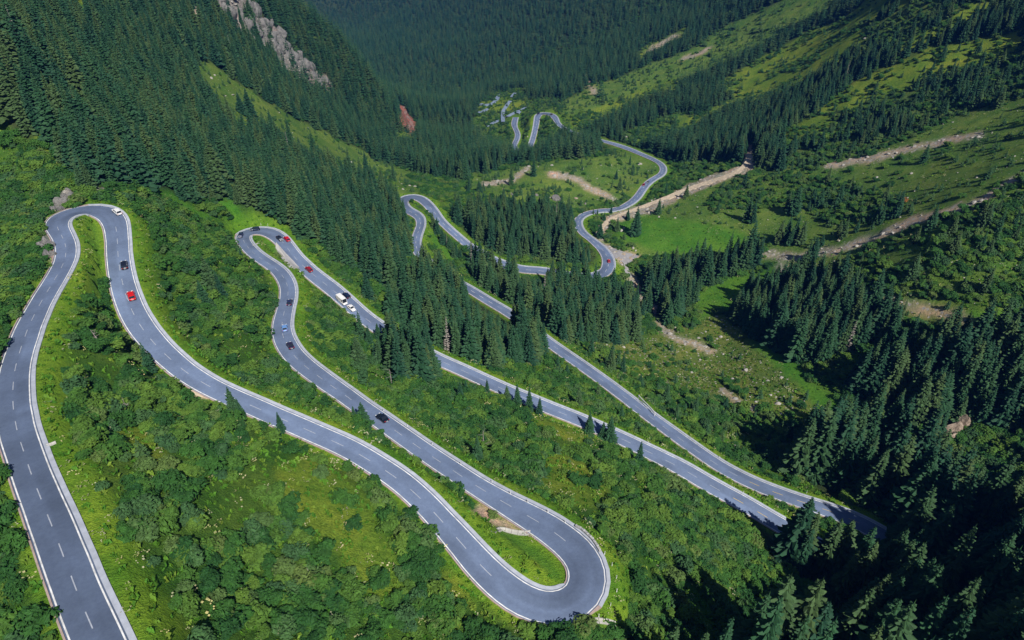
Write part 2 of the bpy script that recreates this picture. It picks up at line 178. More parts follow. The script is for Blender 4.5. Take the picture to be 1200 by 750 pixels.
# ------------------------------------------------------------------ the main road: x, y, z, width between its edge lines
ROAD = np.array([[float(v) for v in p.split(',')] for p in """-49.1,44.4,-78.34,5.0 -51.3,46.8,-78.56,5.0 -54.0,49.7,-78.88,5.0 -56.7,52.7,-79.25,5.0 -59.3,55.7,-79.63,5.1 -62.0,58.7,-80.02,5.1 -64.6,61.7,-80.41,5.1 -67.3,64.7,-80.80,5.1 -70.0,67.7,-81.19,5.0 -72.6,70.6,-81.58,5.0 -75.3,73.6,-81.97,5.0 -77.9,76.6,-82.36,5.0 -80.5,79.7,-82.75,5.0 -83.1,82.7,-83.13,5.1 -85.7,85.8,-83.52,5.2 -88.1,89.0,-83.90,5.3 -90.5,92.2,-84.28,5.3 -92.7,95.5,-84.66,5.4 -94.9,98.9,-85.04,5.4 -96.9,102.3,-85.42,5.3 -98.9,105.8,-85.80,5.3 -100.7,109.4,-86.19,5.3 -102.4,113.0,-86.58,5.3 -104.0,116.6,-86.96,5.4 -105.7,120.3,-87.34,5.3 -107.2,124.0,-87.72,5.3 -108.6,127.7,-88.10,5.2 -110.0,131.5,-88.48,5.0 -111.3,135.3,-88.88,5.0 -112.6,139.0,-89.30,5.0 -113.8,142.8,-89.74,5.0 -115.1,146.6,-90.20,5.0 -116.4,150.4,-90.66,5.0 -117.8,154.2,-91.09,5.0 -119.2,157.9,-91.49,5.0 -120.9,161.5,-91.83,5.0 -122.8,165.0,-92.13,5.0 -124.9,168.5,-92.40,5.0 -127.2,171.7,-92.66,5.0 -129.6,174.9,-92.92,5.1 -132.1,178.0,-93.18,5.3 -134.6,181.2,-93.42,5.7 -136.6,184.6,-93.67,6.2 -137.9,188.3,-93.96,6.7 -138.0,192.2,-94.41,7.0 -136.8,196.0,-95.14,7.3 -134.1,198.5,-96.05,7.3 -130.4,198.3,-96.74,7.2 -127.3,196.1,-97.12,6.9 -124.7,193.0,-97.39,6.7 -122.6,189.6,-97.65,6.4 -120.8,186.1,-97.93,6.2 -119.0,182.5,-98.22,6.0 -117.3,178.9,-98.54,6.0 -115.6,175.2,-98.87,5.9 -113.8,171.6,-99.22,5.9 -112.0,168.1,-99.58,5.9 -110.1,164.6,-99.95,5.9 -108.1,161.1,-100.33,5.9 -106.1,157.7,-100.72,6.0 -103.9,154.3,-101.11,6.0 -101.7,151.0,-101.50,6.0 -99.3,147.7,-101.89,6.0 -96.8,144.6,-102.28,6.0 -94.2,141.6,-102.68,5.9 -91.4,138.7,-103.07,5.8 -88.6,135.9,-103.47,5.7 -85.6,133.3,-103.86,5.5 -82.5,130.7,-104.25,5.4 -79.4,128.2,-104.64,5.3 -76.1,126.0,-105.03,5.2 -72.7,123.9,-105.42,5.1 -69.1,122.0,-105.80,5.0 -65.5,120.3,-106.20,5.0 -61.9,118.7,-106.62,5.0 -58.2,117.1,-107.05,5.0 -54.6,115.4,-107.47,5.0 -50.9,113.8,-107.87,5.0 -47.3,112.2,-108.25,5.0 -43.6,110.5,-108.62,5.0 -40.0,108.9,-109.00,5.0 -36.4,107.2,-109.41,5.0 -32.9,105.2,-109.80,5.0 -29.5,103.0,-110.18,5.0 -26.2,100.8,-110.55,5.0 -23.0,98.4,-110.93,5.0 -20.0,95.7,-111.32,5.0 -17.2,92.9,-111.70,5.0 -14.5,89.9,-112.08,5.0 -11.9,86.9,-112.47,5.3 -9.3,83.9,-112.85,5.5 -6.7,80.8,-113.24,5.8 -3.9,77.9,-113.63,6.0 -0.9,75.3,-114.02,6.2 2.4,73.2,-114.43,6.3 6.2,72.1,-114.84,6.4 10.0,72.7,-115.25,6.6 13.1,75.0,-115.63,6.7 14.6,78.5,-116.00,6.9 14.5,82.4,-116.37,7.0 12.9,86.0,-116.75,7.1 10.4,89.1,-117.14,7.0 7.6,92.0,-117.54,6.8 4.6,94.6,-117.93,6.4 1.5,97.1,-118.31,6.0 -1.6,99.6,-118.69,5.5 -4.7,102.2,-119.06,5.2 -7.7,104.8,-119.42,5.0 -10.7,107.5,-119.81,5.0 -13.6,110.3,-120.21,5.0 -16.5,113.0,-120.62,5.0 -19.4,115.8,-121.05,5.0 -22.3,118.6,-121.48,5.0 -25.1,121.4,-121.88,5.0 -27.9,124.2,-122.25,5.0 -30.8,127.0,-122.61,5.0 -33.6,129.8,-122.98,5.0 -36.5,132.6,-123.36,5.0 -39.4,135.4,-123.77,5.0 -42.2,138.2,-124.18,5.1 -45.0,141.1,-124.59,5.2 -47.8,143.9,-124.99,5.3 -50.7,146.7,-125.39,5.5 -53.5,149.5,-125.81,5.6 -56.3,152.4,-126.23,5.7 -59.1,155.3,-126.66,5.8 -61.8,158.2,-127.07,5.9 -64.4,161.3,-127.47,6.0 -66.8,164.4,-127.84,6.0 -69.0,167.8,-128.20,6.0 -71.0,171.2,-128.55,6.0 -72.8,174.8,-128.89,5.9 -74.3,178.5,-129.22,5.8 -75.4,182.3,-129.55,5.7 -76.3,186.2,-129.91,5.6 -77.0,190.2,-130.28,5.4 -77.7,194.1,-130.68,5.3 -78.3,198.1,-131.08,5.3 -79.1,202.0,-131.46,5.2 -80.1,205.9,-131.83,5.2 -81.3,209.6,-132.17,5.2 -82.9,213.3,-132.50,5.2 -84.8,216.9,-132.82,5.2 -86.8,220.3,-133.16,5.2 -89.1,223.6,-133.51,5.1 -91.6,226.7,-133.89,5.0 -94.2,229.7,-134.29,5.0 -96.9,232.6,-134.71,5.0 -99.6,235.6,-135.13,5.0 -102.2,238.7,-135.57,5.0 -104.7,241.8,-136.03,5.0 -107.0,245.1,-136.51,5.0 -109.3,248.4,-136.96,5.0 -111.4,251.8,-137.38,5.0 -113.4,255.2,-137.75,5.3 -115.0,258.8,-138.05,5.8 -115.2,262.6,-138.34,6.3 -113.0,265.7,-138.79,6.6 -109.5,267.2,-139.37,6.8 -105.8,266.4,-139.92,6.8 -102.6,264.1,-140.34,6.6 -99.8,261.2,-140.68,6.3 -97.4,258.0,-140.98,6.1 -95.2,254.7,-141.28,6.0 -92.9,251.4,-141.59,5.9 -90.6,248.2,-141.93,5.9 -88.1,245.1,-142.30,6.0 -85.4,242.1,-142.69,6.0 -82.7,239.1,-143.09,6.1 -79.9,236.3,-143.50,6.2 -77.0,233.5,-143.91,6.3 -74.1,230.8,-144.32,6.3 -71.2,228.0,-144.70,6.3 -68.4,225.1,-145.08,6.2 -65.7,222.2,-145.46,6.1 -63.0,219.3,-145.83,5.9 -60.3,216.3,-146.22,5.9 -57.6,213.4,-146.61,5.8 -54.8,210.5,-147.00,5.9 -51.8,207.8,-147.39,5.9 -48.7,205.3,-147.78,5.9 -45.6,202.8,-148.17,5.9 -42.3,200.5,-148.56,5.8 -39.0,198.3,-148.94,5.6 -35.7,196.1,-149.33,5.4 -32.3,193.9,-149.73,5.2 -28.9,191.9,-150.12,5.0 -25.4,189.8,-150.53,5.0 -21.9,187.9,-150.94,5.0 -18.4,186.1,-151.35,5.0 -14.9,184.1,-151.75,5.0 -11.4,182.1,-152.15,5.0 -7.9,180.1,-152.53,5.0 -4.4,178.2,-152.92,5.0 -0.9,176.3,-153.31,5.0 2.7,174.5,-153.70,5.0 6.3,172.8,-154.10,5.0 9.9,171.0,-154.49,5.0 13.5,169.2,-154.88,5.0 17.1,167.5,-155.26,5.0 20.7,165.8,-155.64,5.0 24.3,164.0,-156.03,5.0 27.8,162.2,-156.42,5.0 31.3,160.2,-156.81,5.0 34.8,158.2,-157.20,5.1 38.2,156.2,-157.60,5.2 41.6,154.1,-157.99,5.3 45.0,152.0,-158.37,5.4 48.4,149.9,-158.76,5.5 51.8,147.7,-159.15,5.7 55.0,145.3,-159.53,5.8 58.1,142.8,-159.92,5.8 61.3,140.4,-160.30,5.8 64.5,138.1,-160.67,5.7 67.8,135.8,-161.03,5.7 71.0,133.4,-161.40,5.6 74.1,130.9,-161.80,5.6 77.3,128.5,-162.23,5.6 80.5,126.0,-162.64,5.7 83.5,123.4,-163.03,5.9 86.4,120.7,-163.42,6.0 89.3,117.9,-163.82,6.0 92.2,115.1,-164.25,6.0 95.4,112.7,-164.70,6.0 98.9,111.1,-165.15,6.0 102.8,110.9,-165.53,6.0 106.5,112.2,-165.85,6.0 109.5,114.8,-166.13,6.0 111.3,118.2,-166.43,6.0 111.9,122.1,-166.78,6.0 110.8,125.9,-167.17,6.0 108.6,129.1,-167.58,6.0 106.0,132.2,-167.97,5.9 103.1,134.9,-168.35,5.8 99.9,137.3,-168.72,5.6 96.5,139.5,-169.13,5.3 93.1,141.6,-169.54,5.1 89.8,143.7,-169.95,5.0 86.4,145.9,-170.35,5.0 83.1,148.2,-170.74,5.0 79.9,150.6,-171.14,5.0 76.9,153.2,-171.53,5.0 74.0,156.0,-171.91,5.0 71.3,158.9,-172.30,5.0 68.8,162.0,-172.70,5.0 66.4,165.3,-173.09,5.0 64.2,168.6,-173.47,5.0 61.9,171.9,-173.84,5.1 59.7,175.2,-174.19,5.1 57.5,178.5,-174.55,5.1 55.3,181.9,-174.91,5.0 53.1,185.2,-175.29,5.0 51.0,188.6,-175.67,5.0 48.9,192.0,-176.05,5.0 46.8,195.4,-176.43,5.0 44.8,198.9,-176.80,5.0 42.6,202.3,-177.17,5.0 40.5,205.7,-177.54,5.0 38.4,209.0,-177.91,5.0 36.2,212.4,-178.29,5.0 34.0,215.8,-178.67,5.0 31.8,219.1,-179.06,5.0 29.6,222.4,-179.44,5.0 27.4,225.7,-179.82,5.0 25.1,229.0,-180.20,5.0 22.8,232.3,-180.58,5.0 20.6,235.6,-180.95,5.0 18.3,238.9,-181.31,5.0 16.1,242.2,-181.67,5.0 13.9,245.6,-182.02,5.0 11.7,248.9,-182.37,5.0 9.5,252.3,-182.71,5.0 7.3,255.6,-183.05,5.0 5.2,259.0,-183.40,5.0 3.1,262.4,-183.75,5.0 0.9,265.7,-184.12,5.0 -1.5,269.0,-184.49,5.0 -3.9,272.2,-184.86,5.0 -6.4,275.3,-185.22,5.0 -8.9,278.4,-185.57,5.0 -11.4,281.5,-185.92,5.0 -13.9,284.7,-186.27,5.0 -16.3,287.8,-186.62,5.0 -18.7,291.0,-186.98,5.0 -21.2,294.2,-187.36,5.0 -23.8,297.3,-187.75,5.0 -26.3,300.3,-188.12,5.1 -28.8,303.4,-188.49,5.3 -31.3,306.6,-188.85,5.5 -33.8,309.7,-189.20,5.7 -36.3,312.9,-189.56,5.9 -38.7,316.1,-189.92,6.0 -41.0,319.3,-190.27,6.1 -43.3,322.6,-190.62,6.1 -45.4,326.0,-190.97,6.0 -47.5,329.4,-191.31,5.9 -49.4,332.9,-191.64,5.8 -51.2,336.5,-191.96,5.5 -52.7,340.2,-192.27,5.3 -54.1,343.9,-192.57,5.1 -55.2,347.8,-192.87,5.0 -56.1,351.7,-193.17,5.0 -56.7,355.6,-193.47,5.0 -57.1,359.6,-193.79,5.0 -57.2,363.6,-194.13,5.0 -57.3,367.6,-194.49,5.0 -57.2,371.6,-194.87,5.0 -57.1,375.6,-195.28,5.0 -57.1,379.6,-195.69,5.0 -57.1,383.6,-196.05,5.0 -57.5,387.6,-196.36,5.0 -58.2,391.5,-196.64,5.3 -59.3,395.3,-196.93,5.7 -61.0,398.9,-197.26,6.2 -63.1,402.3,-197.62,6.6 -65.5,405.5,-198.01,6.9 -68.0,408.7,-198.39,7.0 -70.2,412.0,-198.73,7.1 -72.1,415.5,-199.01,7.1 -73.4,419.3,-199.24,7.1 -74.0,423.2,-199.44,7.1 -73.9,427.1,-199.64,7.2 -72.7,430.9,-199.91,7.3 -70.2,433.9,-200.32,7.3 -66.7,434.9,-200.92,7.2 -63.2,433.4,-201.48,7.0 -60.5,430.6,-201.89,6.7 -58.2,427.3,-202.22,6.5 -56.2,423.8,-202.52,6.3 -54.3,420.3,-202.79,6.1 -52.5,416.7,-203.05,5.9 -50.8,413.1,-203.30,5.6 -49.1,409.5,-203.59,5.3 -47.3,405.9,-203.92,5.0 -45.2,402.5,-204.31,5.0 -43.1,399.1,-204.72,5.0 -40.8,395.8,-205.12,5.0 -38.6,392.5,-205.49,5.0 -36.2,389.3,-205.85,5.0 -33.9,386.0,-206.20,5.0 -31.6,382.8,-206.54,5.0 -29.2,379.5,-206.89,5.1 -26.7,376.4,-207.25,5.3 -23.9,373.6,-207.62,5.6 -21.1,370.7,-207.98,6.0 -18.2,368.0,-208.32,6.3 -15.2,365.3,-208.66,6.6 -12.2,362.7,-208.99,6.8 -8.9,360.4,-209.33,7.1 -5.5,358.3,-209.69,7.3 -1.9,356.5,-210.04,7.4 1.8,355.1,-210.40,7.4 5.7,354.3,-210.76,7.4 9.7,354.0,-211.12,7.4 13.7,354.2,-211.47,7.4 17.6,354.2,-211.83,7.4 21.6,353.7,-212.19,7.4 25.5,352.8,-212.56,7.4 29.4,351.9,-212.95,7.4 33.3,351.4,-213.36,7.4 37.3,351.1,-213.80,7.4 41.3,351.2,-214.26,7.4 45.3,351.8,-214.73,7.4 49.1,353.0,-215.18,7.4 52.5,355.0,-215.58,7.4 55.4,357.7,-215.91,7.4 57.6,361.0,-216.18,7.4 59.1,364.6,-216.40,7.4 60.1,368.5,-216.60,7.4 60.7,372.5,-216.81,7.2 60.9,376.4,-217.03,7.0 60.8,380.4,-217.27,6.8 60.5,384.4,-217.56,6.5 59.8,388.4,-217.88,6.3 59.0,392.3,-218.24,6.1 57.9,396.1,-218.62,5.8 56.7,399.9,-219.03,5.6 55.4,403.7,-219.47,5.3 54.1,407.5,-219.92,5.0 52.7,411.3,-220.38,5.0 51.2,415.0,-220.83,5.0 49.8,418.7,-221.26,5.0 48.7,422.5,-221.66,5.0 47.8,426.5,-222.03,5.0 47.3,430.4,-222.37,5.0 47.0,434.4,-222.69,5.0 47.1,438.4,-222.99,5.0 47.4,442.4,-223.29,5.0 48.2,446.3,-223.59,5.0 49.6,450.0,-223.89,5.0 51.5,453.5,-224.24,5.0 53.8,456.7,-224.62,5.0 56.6,459.6,-225.01,5.0 59.7,462.1,-225.41,5.0 63.0,464.3,-225.81,5.0 66.6,466.1,-226.20,5.0 70.4,467.3,-226.61,5.1 74.2,468.6,-227.02,5.2 77.6,470.6,-227.41,5.1 80.8,473.0,-227.80,5.1 83.8,475.7,-228.19,5.0 86.4,478.7,-228.56,5.0 88.7,482.0,-228.94,5.1 91.0,485.2,-229.32,5.3 93.2,488.6,-229.71,5.4 95.2,492.0,-230.07,5.5 97.1,495.6,-230.41,5.5 98.9,499.2,-230.74,5.5 100.5,502.8,-231.05,5.4 102.1,506.5,-231.36,5.3 103.5,510.2,-231.67,5.3 105.0,513.9,-231.97,5.3 106.5,517.7,-232.28,5.3 108.0,521.4,-232.59,5.3 109.5,525.0,-232.90,5.3 111.2,528.7,-233.22,5.3 113.0,532.3,-233.57,5.3 114.9,535.8,-233.93,5.3 116.8,539.3,-234.32,5.2 118.9,542.7,-234.71,5.2 121.0,546.1,-235.12,5.1 123.3,549.4,-235.54,5.0 125.6,552.7,-235.95,5.0 127.8,556.0,-236.36,5.0 129.8,559.4,-236.73,5.0 131.4,563.1,-237.07,5.0 132.7,566.9,-237.37,5.0 133.7,570.7,-237.65,5.0 134.4,574.7,-237.92,5.0 134.9,578.6,-238.20,5.0 134.9,582.6,-238.51,5.0 134.6,586.6,-238.84,5.0 133.9,590.6,-239.19,5.0 133.0,594.4,-239.57,5.0 131.7,598.2,-239.97,5.2 130.3,602.0,-240.37,5.3 128.8,605.7,-240.77,5.5 127.2,609.3,-241.15,5.5 125.5,613.0,-241.54,5.6 123.7,616.5,-241.91,5.6 122.0,620.1,-242.28,5.7 120.2,623.7,-242.64,5.8 118.5,627.4,-242.99,5.9 116.7,630.9,-243.34,6.1 114.9,634.5,-243.70,6.2 112.9,638.0,-244.06,6.3 110.9,641.4,-244.42,6.4 108.9,644.9,-244.78,6.4 106.7,648.3,-245.14,6.3 104.6,651.6,-245.50,6.3 102.3,654.9,-245.86,6.1 99.9,658.1,-246.23,5.9 97.5,661.3,-246.60,5.7 95.0,664.4,-246.97,5.6 92.5,667.5,-247.34,5.4 89.9,670.6,-247.71,5.4 87.4,673.7,-248.08,5.4 84.9,676.8,-248.45,5.5 82.4,680.0,-248.82,5.6 80.0,683.1,-249.19,5.6 77.6,686.4,-249.56,5.7 75.2,689.6,-249.93,5.8 72.9,692.9,-250.30,5.8 70.7,696.2,-250.68,5.8 68.5,699.5,-251.07,5.8 66.4,702.9,-251.46,5.7 64.4,706.4,-251.86,5.6 62.4,709.9,-252.26,5.4 60.6,713.4,-252.66,5.2 58.9,717.0,-253.06,5.0 57.4,720.7,-253.45,5.0 56.1,724.5,-253.82,5.0 54.8,728.3,-254.19,5.0 53.7,732.2,-254.54,5.0 52.7,736.0,-254.88,5.0 51.8,739.9,-255.21,5.0 51.1,743.9,-255.53,5.0 50.5,747.8,-255.82,5.0 50.1,751.8,-256.10,5.0 49.9,755.8,-256.37,5.3 49.6,759.8,-256.63,5.6 49.3,763.8,-256.89,6.0 48.8,767.7,-257.15,6.4 48.2,771.7,-257.43,6.7 47.4,775.6,-257.72,7.0 46.4,779.5,-258.05,7.3 44.9,783.2,-258.41,7.4 43.0,786.7,-258.83,7.4 40.6,789.9,-259.32,7.4 37.6,792.3,-259.90,7.4 34.1,792.8,-260.56,7.1 31.4,790.3,-261.10,6.8 30.1,786.6,-261.49,6.4 29.4,782.6,-261.80,6.1 28.9,778.7,-262.11,5.8 28.6,774.7,-262.41,5.6 28.2,770.7,-262.72,5.5 27.9,766.7,-263.03,5.5 27.5,762.7,-263.36,5.4 27.1,758.7,-263.70,5.3 26.6,754.8,-264.04,5.3 26.2,750.8,-264.39,5.1 25.7,746.8,-264.74,5.0 25.2,742.9,-265.10,5.0 24.7,738.9,-265.46,5.0 24.1,734.9,-265.82,5.0 23.6,731.0,-266.18,5.0 23.0,727.0,-266.54,5.0 22.4,723.1,-266.89,5.0 21.7,719.1,-267.24,5.0 21.0,715.2,-267.58,5.0 20.3,711.2,-267.92,5.3 19.4,707.3,-268.27,5.7 18.3,703.5,-268.64,6.2 16.9,699.8,-269.06,6.7 14.7,696.6,-269.57,7.1 11.4,695.6,-270.24,7.3 8.4,697.7,-270.87,7.4 6.3,701.1,-271.35,7.3 4.9,704.8,-271.75,7.1 3.8,708.6,-272.10,6.7 3.0,712.6,-272.42,6.3 2.6,716.5,-272.73,5.8 2.3,720.5,-273.04,5.4 2.4,724.5,-273.35,5.1 2.6,728.5,-273.68,5.0 2.9,732.5,-274.01,5.0 3.4,736.5,-274.35,5.0 3.9,740.4,-274.69,5.0 4.5,744.4,-275.04,5.0 5.0,748.4,-275.40,5.0 5.5,752.3,-275.75,5.1 5.9,756.3,-276.10,5.0 6.2,760.3,-276.45,5.0 6.3,764.3,-276.79,5.0 6.4,768.3,-277.13,5.0 6.3,772.3,-277.47,5.0 6.1,776.3,-277.82,5.0 5.8,780.3,-278.16,5.0 5.4,784.3,-278.50,5.0 4.9,788.2,-278.85,5.0 4.5,792.2,-279.19,5.0 4.0,796.2,-279.52,5.0 3.5,800.1,-279.85,5.2 3.2,804.1,-280.16,5.4 2.9,808.1,-280.47,5.7 2.7,812.1,-280.76,5.9 2.6,816.1,-281.04,6.0 2.6,820.1,-281.30,6.2 2.8,824.1,-281.56,6.2 3.0,828.1,-281.80,6.2 3.3,832.1,-282.03,6.2 3.6,836.1,-282.26,6.1 3.9,840.1,-282.49,6.0 4.3,844.0,-282.71,5.9 4.6,848.0,-282.94,5.8""".split()])
_d = (ROAD[0]-ROAD[4]); _d = _d/np.hypot(_d[0], _d[1]); ROAD = np.vstack([[ROAD[0]+_d*k*4*np.array([1, 1, 0.6, 0]) for k in range(12, 0, -1)], ROAD])
s_ = np.r_[0, np.cumsum(np.hypot(*np.diff(ROAD[:, :2], axis=0).T))]
t_ = np.arange(0, s_[-1], 2.0)
RX, RY, RZ, RW = [np.interp(t_, s_, ROAD[:, i]) for i in range(4)]
RX = smooth1(RX, 3); RY = smooth1(RY, 3); RZ = smooth1(RZ, 9)
RS = t_
T2 = np.stack([np.gradient(RX), np.gradient(RY)], 1); T2 /= np.linalg.norm(T2, axis=1)[:, None]
RNRM = np.stack([T2[:, 1], -T2[:, 0]], 1)            # to the right of travel
NR = len(RX)

# ------------------------------------------------------------------ terrain: a thin-plate surface through the road and hand-set heights
Y0 = 120.0
def uv(x, y): return x/(y+Y0), np.log((y+Y0)/200.0)
ctrl = [(RX[i], RY[i], RZ[i]) for i in range(0, NR, 7)]
for px, py, z in [(0, 640, -86), (0, 750, -87), (-150, 600, -92), (-150, 400, -92), (0, 330, -98), (0, 260, -102), (0, 190, -96), (40, 195, -94),
        (80, 222, -95.5), (-150, 200, -80), (250, 590, -91), (300, 690, -93), (400, 700, -102), (160, 500, -92.5), (460, 760, -104), (600, 780, -110), (200, 760, -82),
        (740, 330, -222), (800, 400, -211), (900, 470, -192), (960, 503, -187), (1110, 505, -178), (1200, 430, -163), (1100, 600, -168), (1200, 600, -155),
        (1200, 750, -132), (1100, 750, -145), (900, 750, -138), (800, 700, -129), (850, 655, -146), (760, 755, -121), (1200, 500, -170), (1050, 400, -174),
        (950, 400, -190), (900, 400, -197), (1150, 380, -155), (850, 420, -206), (850, 270, -207), (800, 270, -214), (760, 250, -222), (870, 190, -207),
        (1000, 300, -177), (1200, 210, -130), (1100, 300, -150), (1200, 300, -143), (1200, 100, -126), (1200, 0, -98), (1000, 0, -138), (1000, 100, -166),
        (1000, 200, -176), (900, 0, -166), (900, 100, -202), (850, 100, -217), (850, 0, -184), (780, 100, -237), (780, 40, -226), (780, 0, -212),
        (640, 200, -232), (600, 200, -238), (560, 190, -244), (520, 190, -252), (690, 185, -236), (560, 160, -268), (700, 140, -253), (700, 50, -265), (700, 0, -238),
        (600, 60, -314), (600, 0, -290), (520, 60, -352), (520, 0, -335), (450, 60, -377), (450, 0, -380), (380, 10, -420),
        (560, 120, -300), (530, 140, -300)]:
    r = ray(px, py); ctrl.append(tuple(r*(z/r[2])))
for px, py, D in [(100, 150, 335), (100, 80, 420), (100, 0, 520), (0, 100, 330), (0, 0, 420), (-200, 50, 330), (200, 200, 330), (200, 120, 440), (200, 50, 560),
        (300, 200, 400), (300, 250, 322), (400, 250, 400), (440, 300, 345), (300, 150, 490), (250, 110, 530), (350, 160, 580), (430, 195, 630), (300, 60, 680),
        (350, 80, 740), (400, 120, 780), (345, 5, 850), (440, 95, 860), (480, 150, 890), (400, 50, 850),
        (450, -150, 2900), (700, -150, 2000), (1000, -150, 1150), (1200, -150, 820), (0, -150, 620), (200, -150, 800)]:
    r = ray(px, py); ctrl.append(tuple(r/np.linalg.norm(r)*D))
ctrl += [(-400, 1250, -330), (-200, 1200, -350), (-110, 1060, -330), (-650, 1500, -220), (-300, 3400, 200), (300, 3000, 200), (1600, 3000, 400), (-1800, 3000, 400),
         (1200, 1500, 120), (-900, 900, 60), (0, -80, -92), (-80, -70, -76), (90, -60, -108), (0, 0, -96), (260, 60, -110), (-200, 60, -95), (300, 200, -100)]
ctrl = np.array(ctrl)
cu, cv = uv(ctrl[:, 0], ctrl[:, 1])
def tps_k(r2): return np.where(r2 > 1e-14, r2*np.log(np.maximum(r2, 1e-14)), 0)
nC = len(ctrl)
K = tps_k((cu[:, None]-cu)**2 + (cv[:, None]-cv)**2)
K += np.eye(nC)*2e-4
Pm = np.c_[np.ones(nC), cu, cv]
A = np.block([[K, Pm], [Pm.T, np.zeros((3, 3))]])
sol = np.linalg.solve(A, np.r_[ctrl[:, 2], 0, 0, 0])
NU, NV = 600, 900
U = np.linspace(-1.15, 1.15, NU); V = np.linspace(math.log(32/200.0), math.log(3750/200.0), NV)
# evaluate on a coarse grid, then refine bilinearly (cheap, and smooth enough at this spacing)
CU, CV = 200, 300
gu = np.linspace(U[0], U[-1], CU); gv = np.linspace(V[0], V[-1], CV)
Zc = np.empty((CV, CU))
for i in range(CV):
    r2 = (gu[:, None]-cu)**2 + (gv[i]-cv)**2
    Zc[i] = tps_k(r2)@sol[:nC] + sol[nC] + sol[nC+1]*gu + sol[nC+2]*gv[i]
def cubic_up(Z, n, axis):
    m = Z.shape[axis]; t = np.linspace(0, m-1, n); i = np.clip(np.floor(t).astype(int), 0, m-2); f = (t-i)
    g = lambda k: np.take(Z, np.clip(i+k, 0, m-1), axis)
    sh = [1, 1]; sh[axis] = n; f = f.reshape(sh)
    a, b, c, d = g(-1), g(0), g(1), g(2)
    return b + 0.5*f*(c-a + f*(2*a-5*b+4*c-d + f*(3*(b-c)+d-a)))
ZN = cubic_up(cubic_up(Zc, NV, 0), NU, 1)
UU, VV = np.meshgrid(U, V)
YY = np.exp(VV)*200.0 - Y0; XX = UU*(YY+Y0)
def bil(G, x, y):
    u, v = uv(np.asarray(x, float), np.maximum(np.asarray(y, float), -Y0+33))
    a = np.clip((u-U[0])/(U[1]-U[0]), 0, NU-1.001); b = np.clip((v-V[0])/(V[1]-V[0]), 0, NV-1.001)
    i = a.astype(int); j = b.astype(int); fa = a-i; fb = b-j
    return (G[j, i]*(1-fa)+G[j, i+1]*fa)*(1-fb) + (G[j+1, i]*(1-fa)+G[j+1, i+1]*fa)*fb
dist_c = np.sqrt(XX**2+YY**2)
ZN = ZN + fbm(XX/60, YY/60, 3, 4)*np.clip(dist_c/200, 1, 8)*1.3 + fbm(XX/9, YY/9, 31, 3)*np.clip(dist_c/250, 1.0, 3)*1.1
# cut the roadbed
kd = kdtree.KDTree(NR)
for i in range(NR): kd.insert((RX[i], RY[i], 0), i)
kd.balance()
occ = set()
for i in range(NR):
    a, b = int(RX[i]//16), int(RY[i]//16)
    for p in (-1, 0, 1):
        for q in (-1, 0, 1): occ.add((a+p, b+q))
occ_a = np.array(sorted(occ)); okey = set((occ_a[:, 0]*100003+occ_a[:, 1]).tolist())
keys = (np.floor(XX/16).astype(np.int64)*100003+np.floor(YY/16).astype(np.int64)).ravel()
near = np.isin(keys, np.fromiter(okey, dtype=np.int64))
RD = np.full(NU*NV, 99.0); RI = np.zeros(NU*NV, int)
xf, yf = XX.ravel(), YY.ravel()
for k in np.where(near)[0]:
    _, i, d = kd.find((xf[k], yf[k], 0)); RD[k] = d; RI[k] = i
RD = RD.reshape(XX.shape); RI = RI.reshape(XX.shape)
cell = (YY+Y0)*(V[1]-V[0])
hw = RW[RI]/2 + 1.0
over = np.clip((RD-hw-0.3*cell)/(5.0+cell), 0, 1); over = over*over*(3-2*over)
ZR = RZ[RI] - 0.12 - 0.10*np.clip(cell-1, 0, 5)
ZG = np.where(RD < 90, ZR*(1-over)+ZN*over, ZN)
def ground(x, y): return bil(ZG, x, y)
def cast(px, py, up=0.0):               # the ground point seen at a photo pixel
    R = ray(px, py).reshape(-1, 3); n = len(R)
    ds = np.exp(np.linspace(math.log(35), math.log(3500), 1600))
    out = np.full(n, np.nan)
    for k in range(n):
        P = ds[:, None]*R[k]
        h = P[:, 2] - ground(P[:, 0], P[:, 1]) - up
        w = np.where(h < 0)[0]
        if len(w):
            j = max(w[0], 1); a, b = ds[j-1], ds[j]
            for _ in range(12):
                m = (a+b)/2; q = m*R[k]
                if q[2]-ground(q[0], q[1])-up < 0: b = m
                else: a = m
            out[k] = b
    P = out[:, None]*R
    return P
def at(px, py, up=0.0): return Vector(cast(px, py, up)[0])
def road_dist(x, y):
    x = np.atleast_1d(x); y = np.atleast_1d(y); D = np.empty(len(x)); I = np.empty(len(x), int)
    for k in range(len(x)): _, I[k], D[k] = kd.find((x[k], y[k], 0))
    return D, I
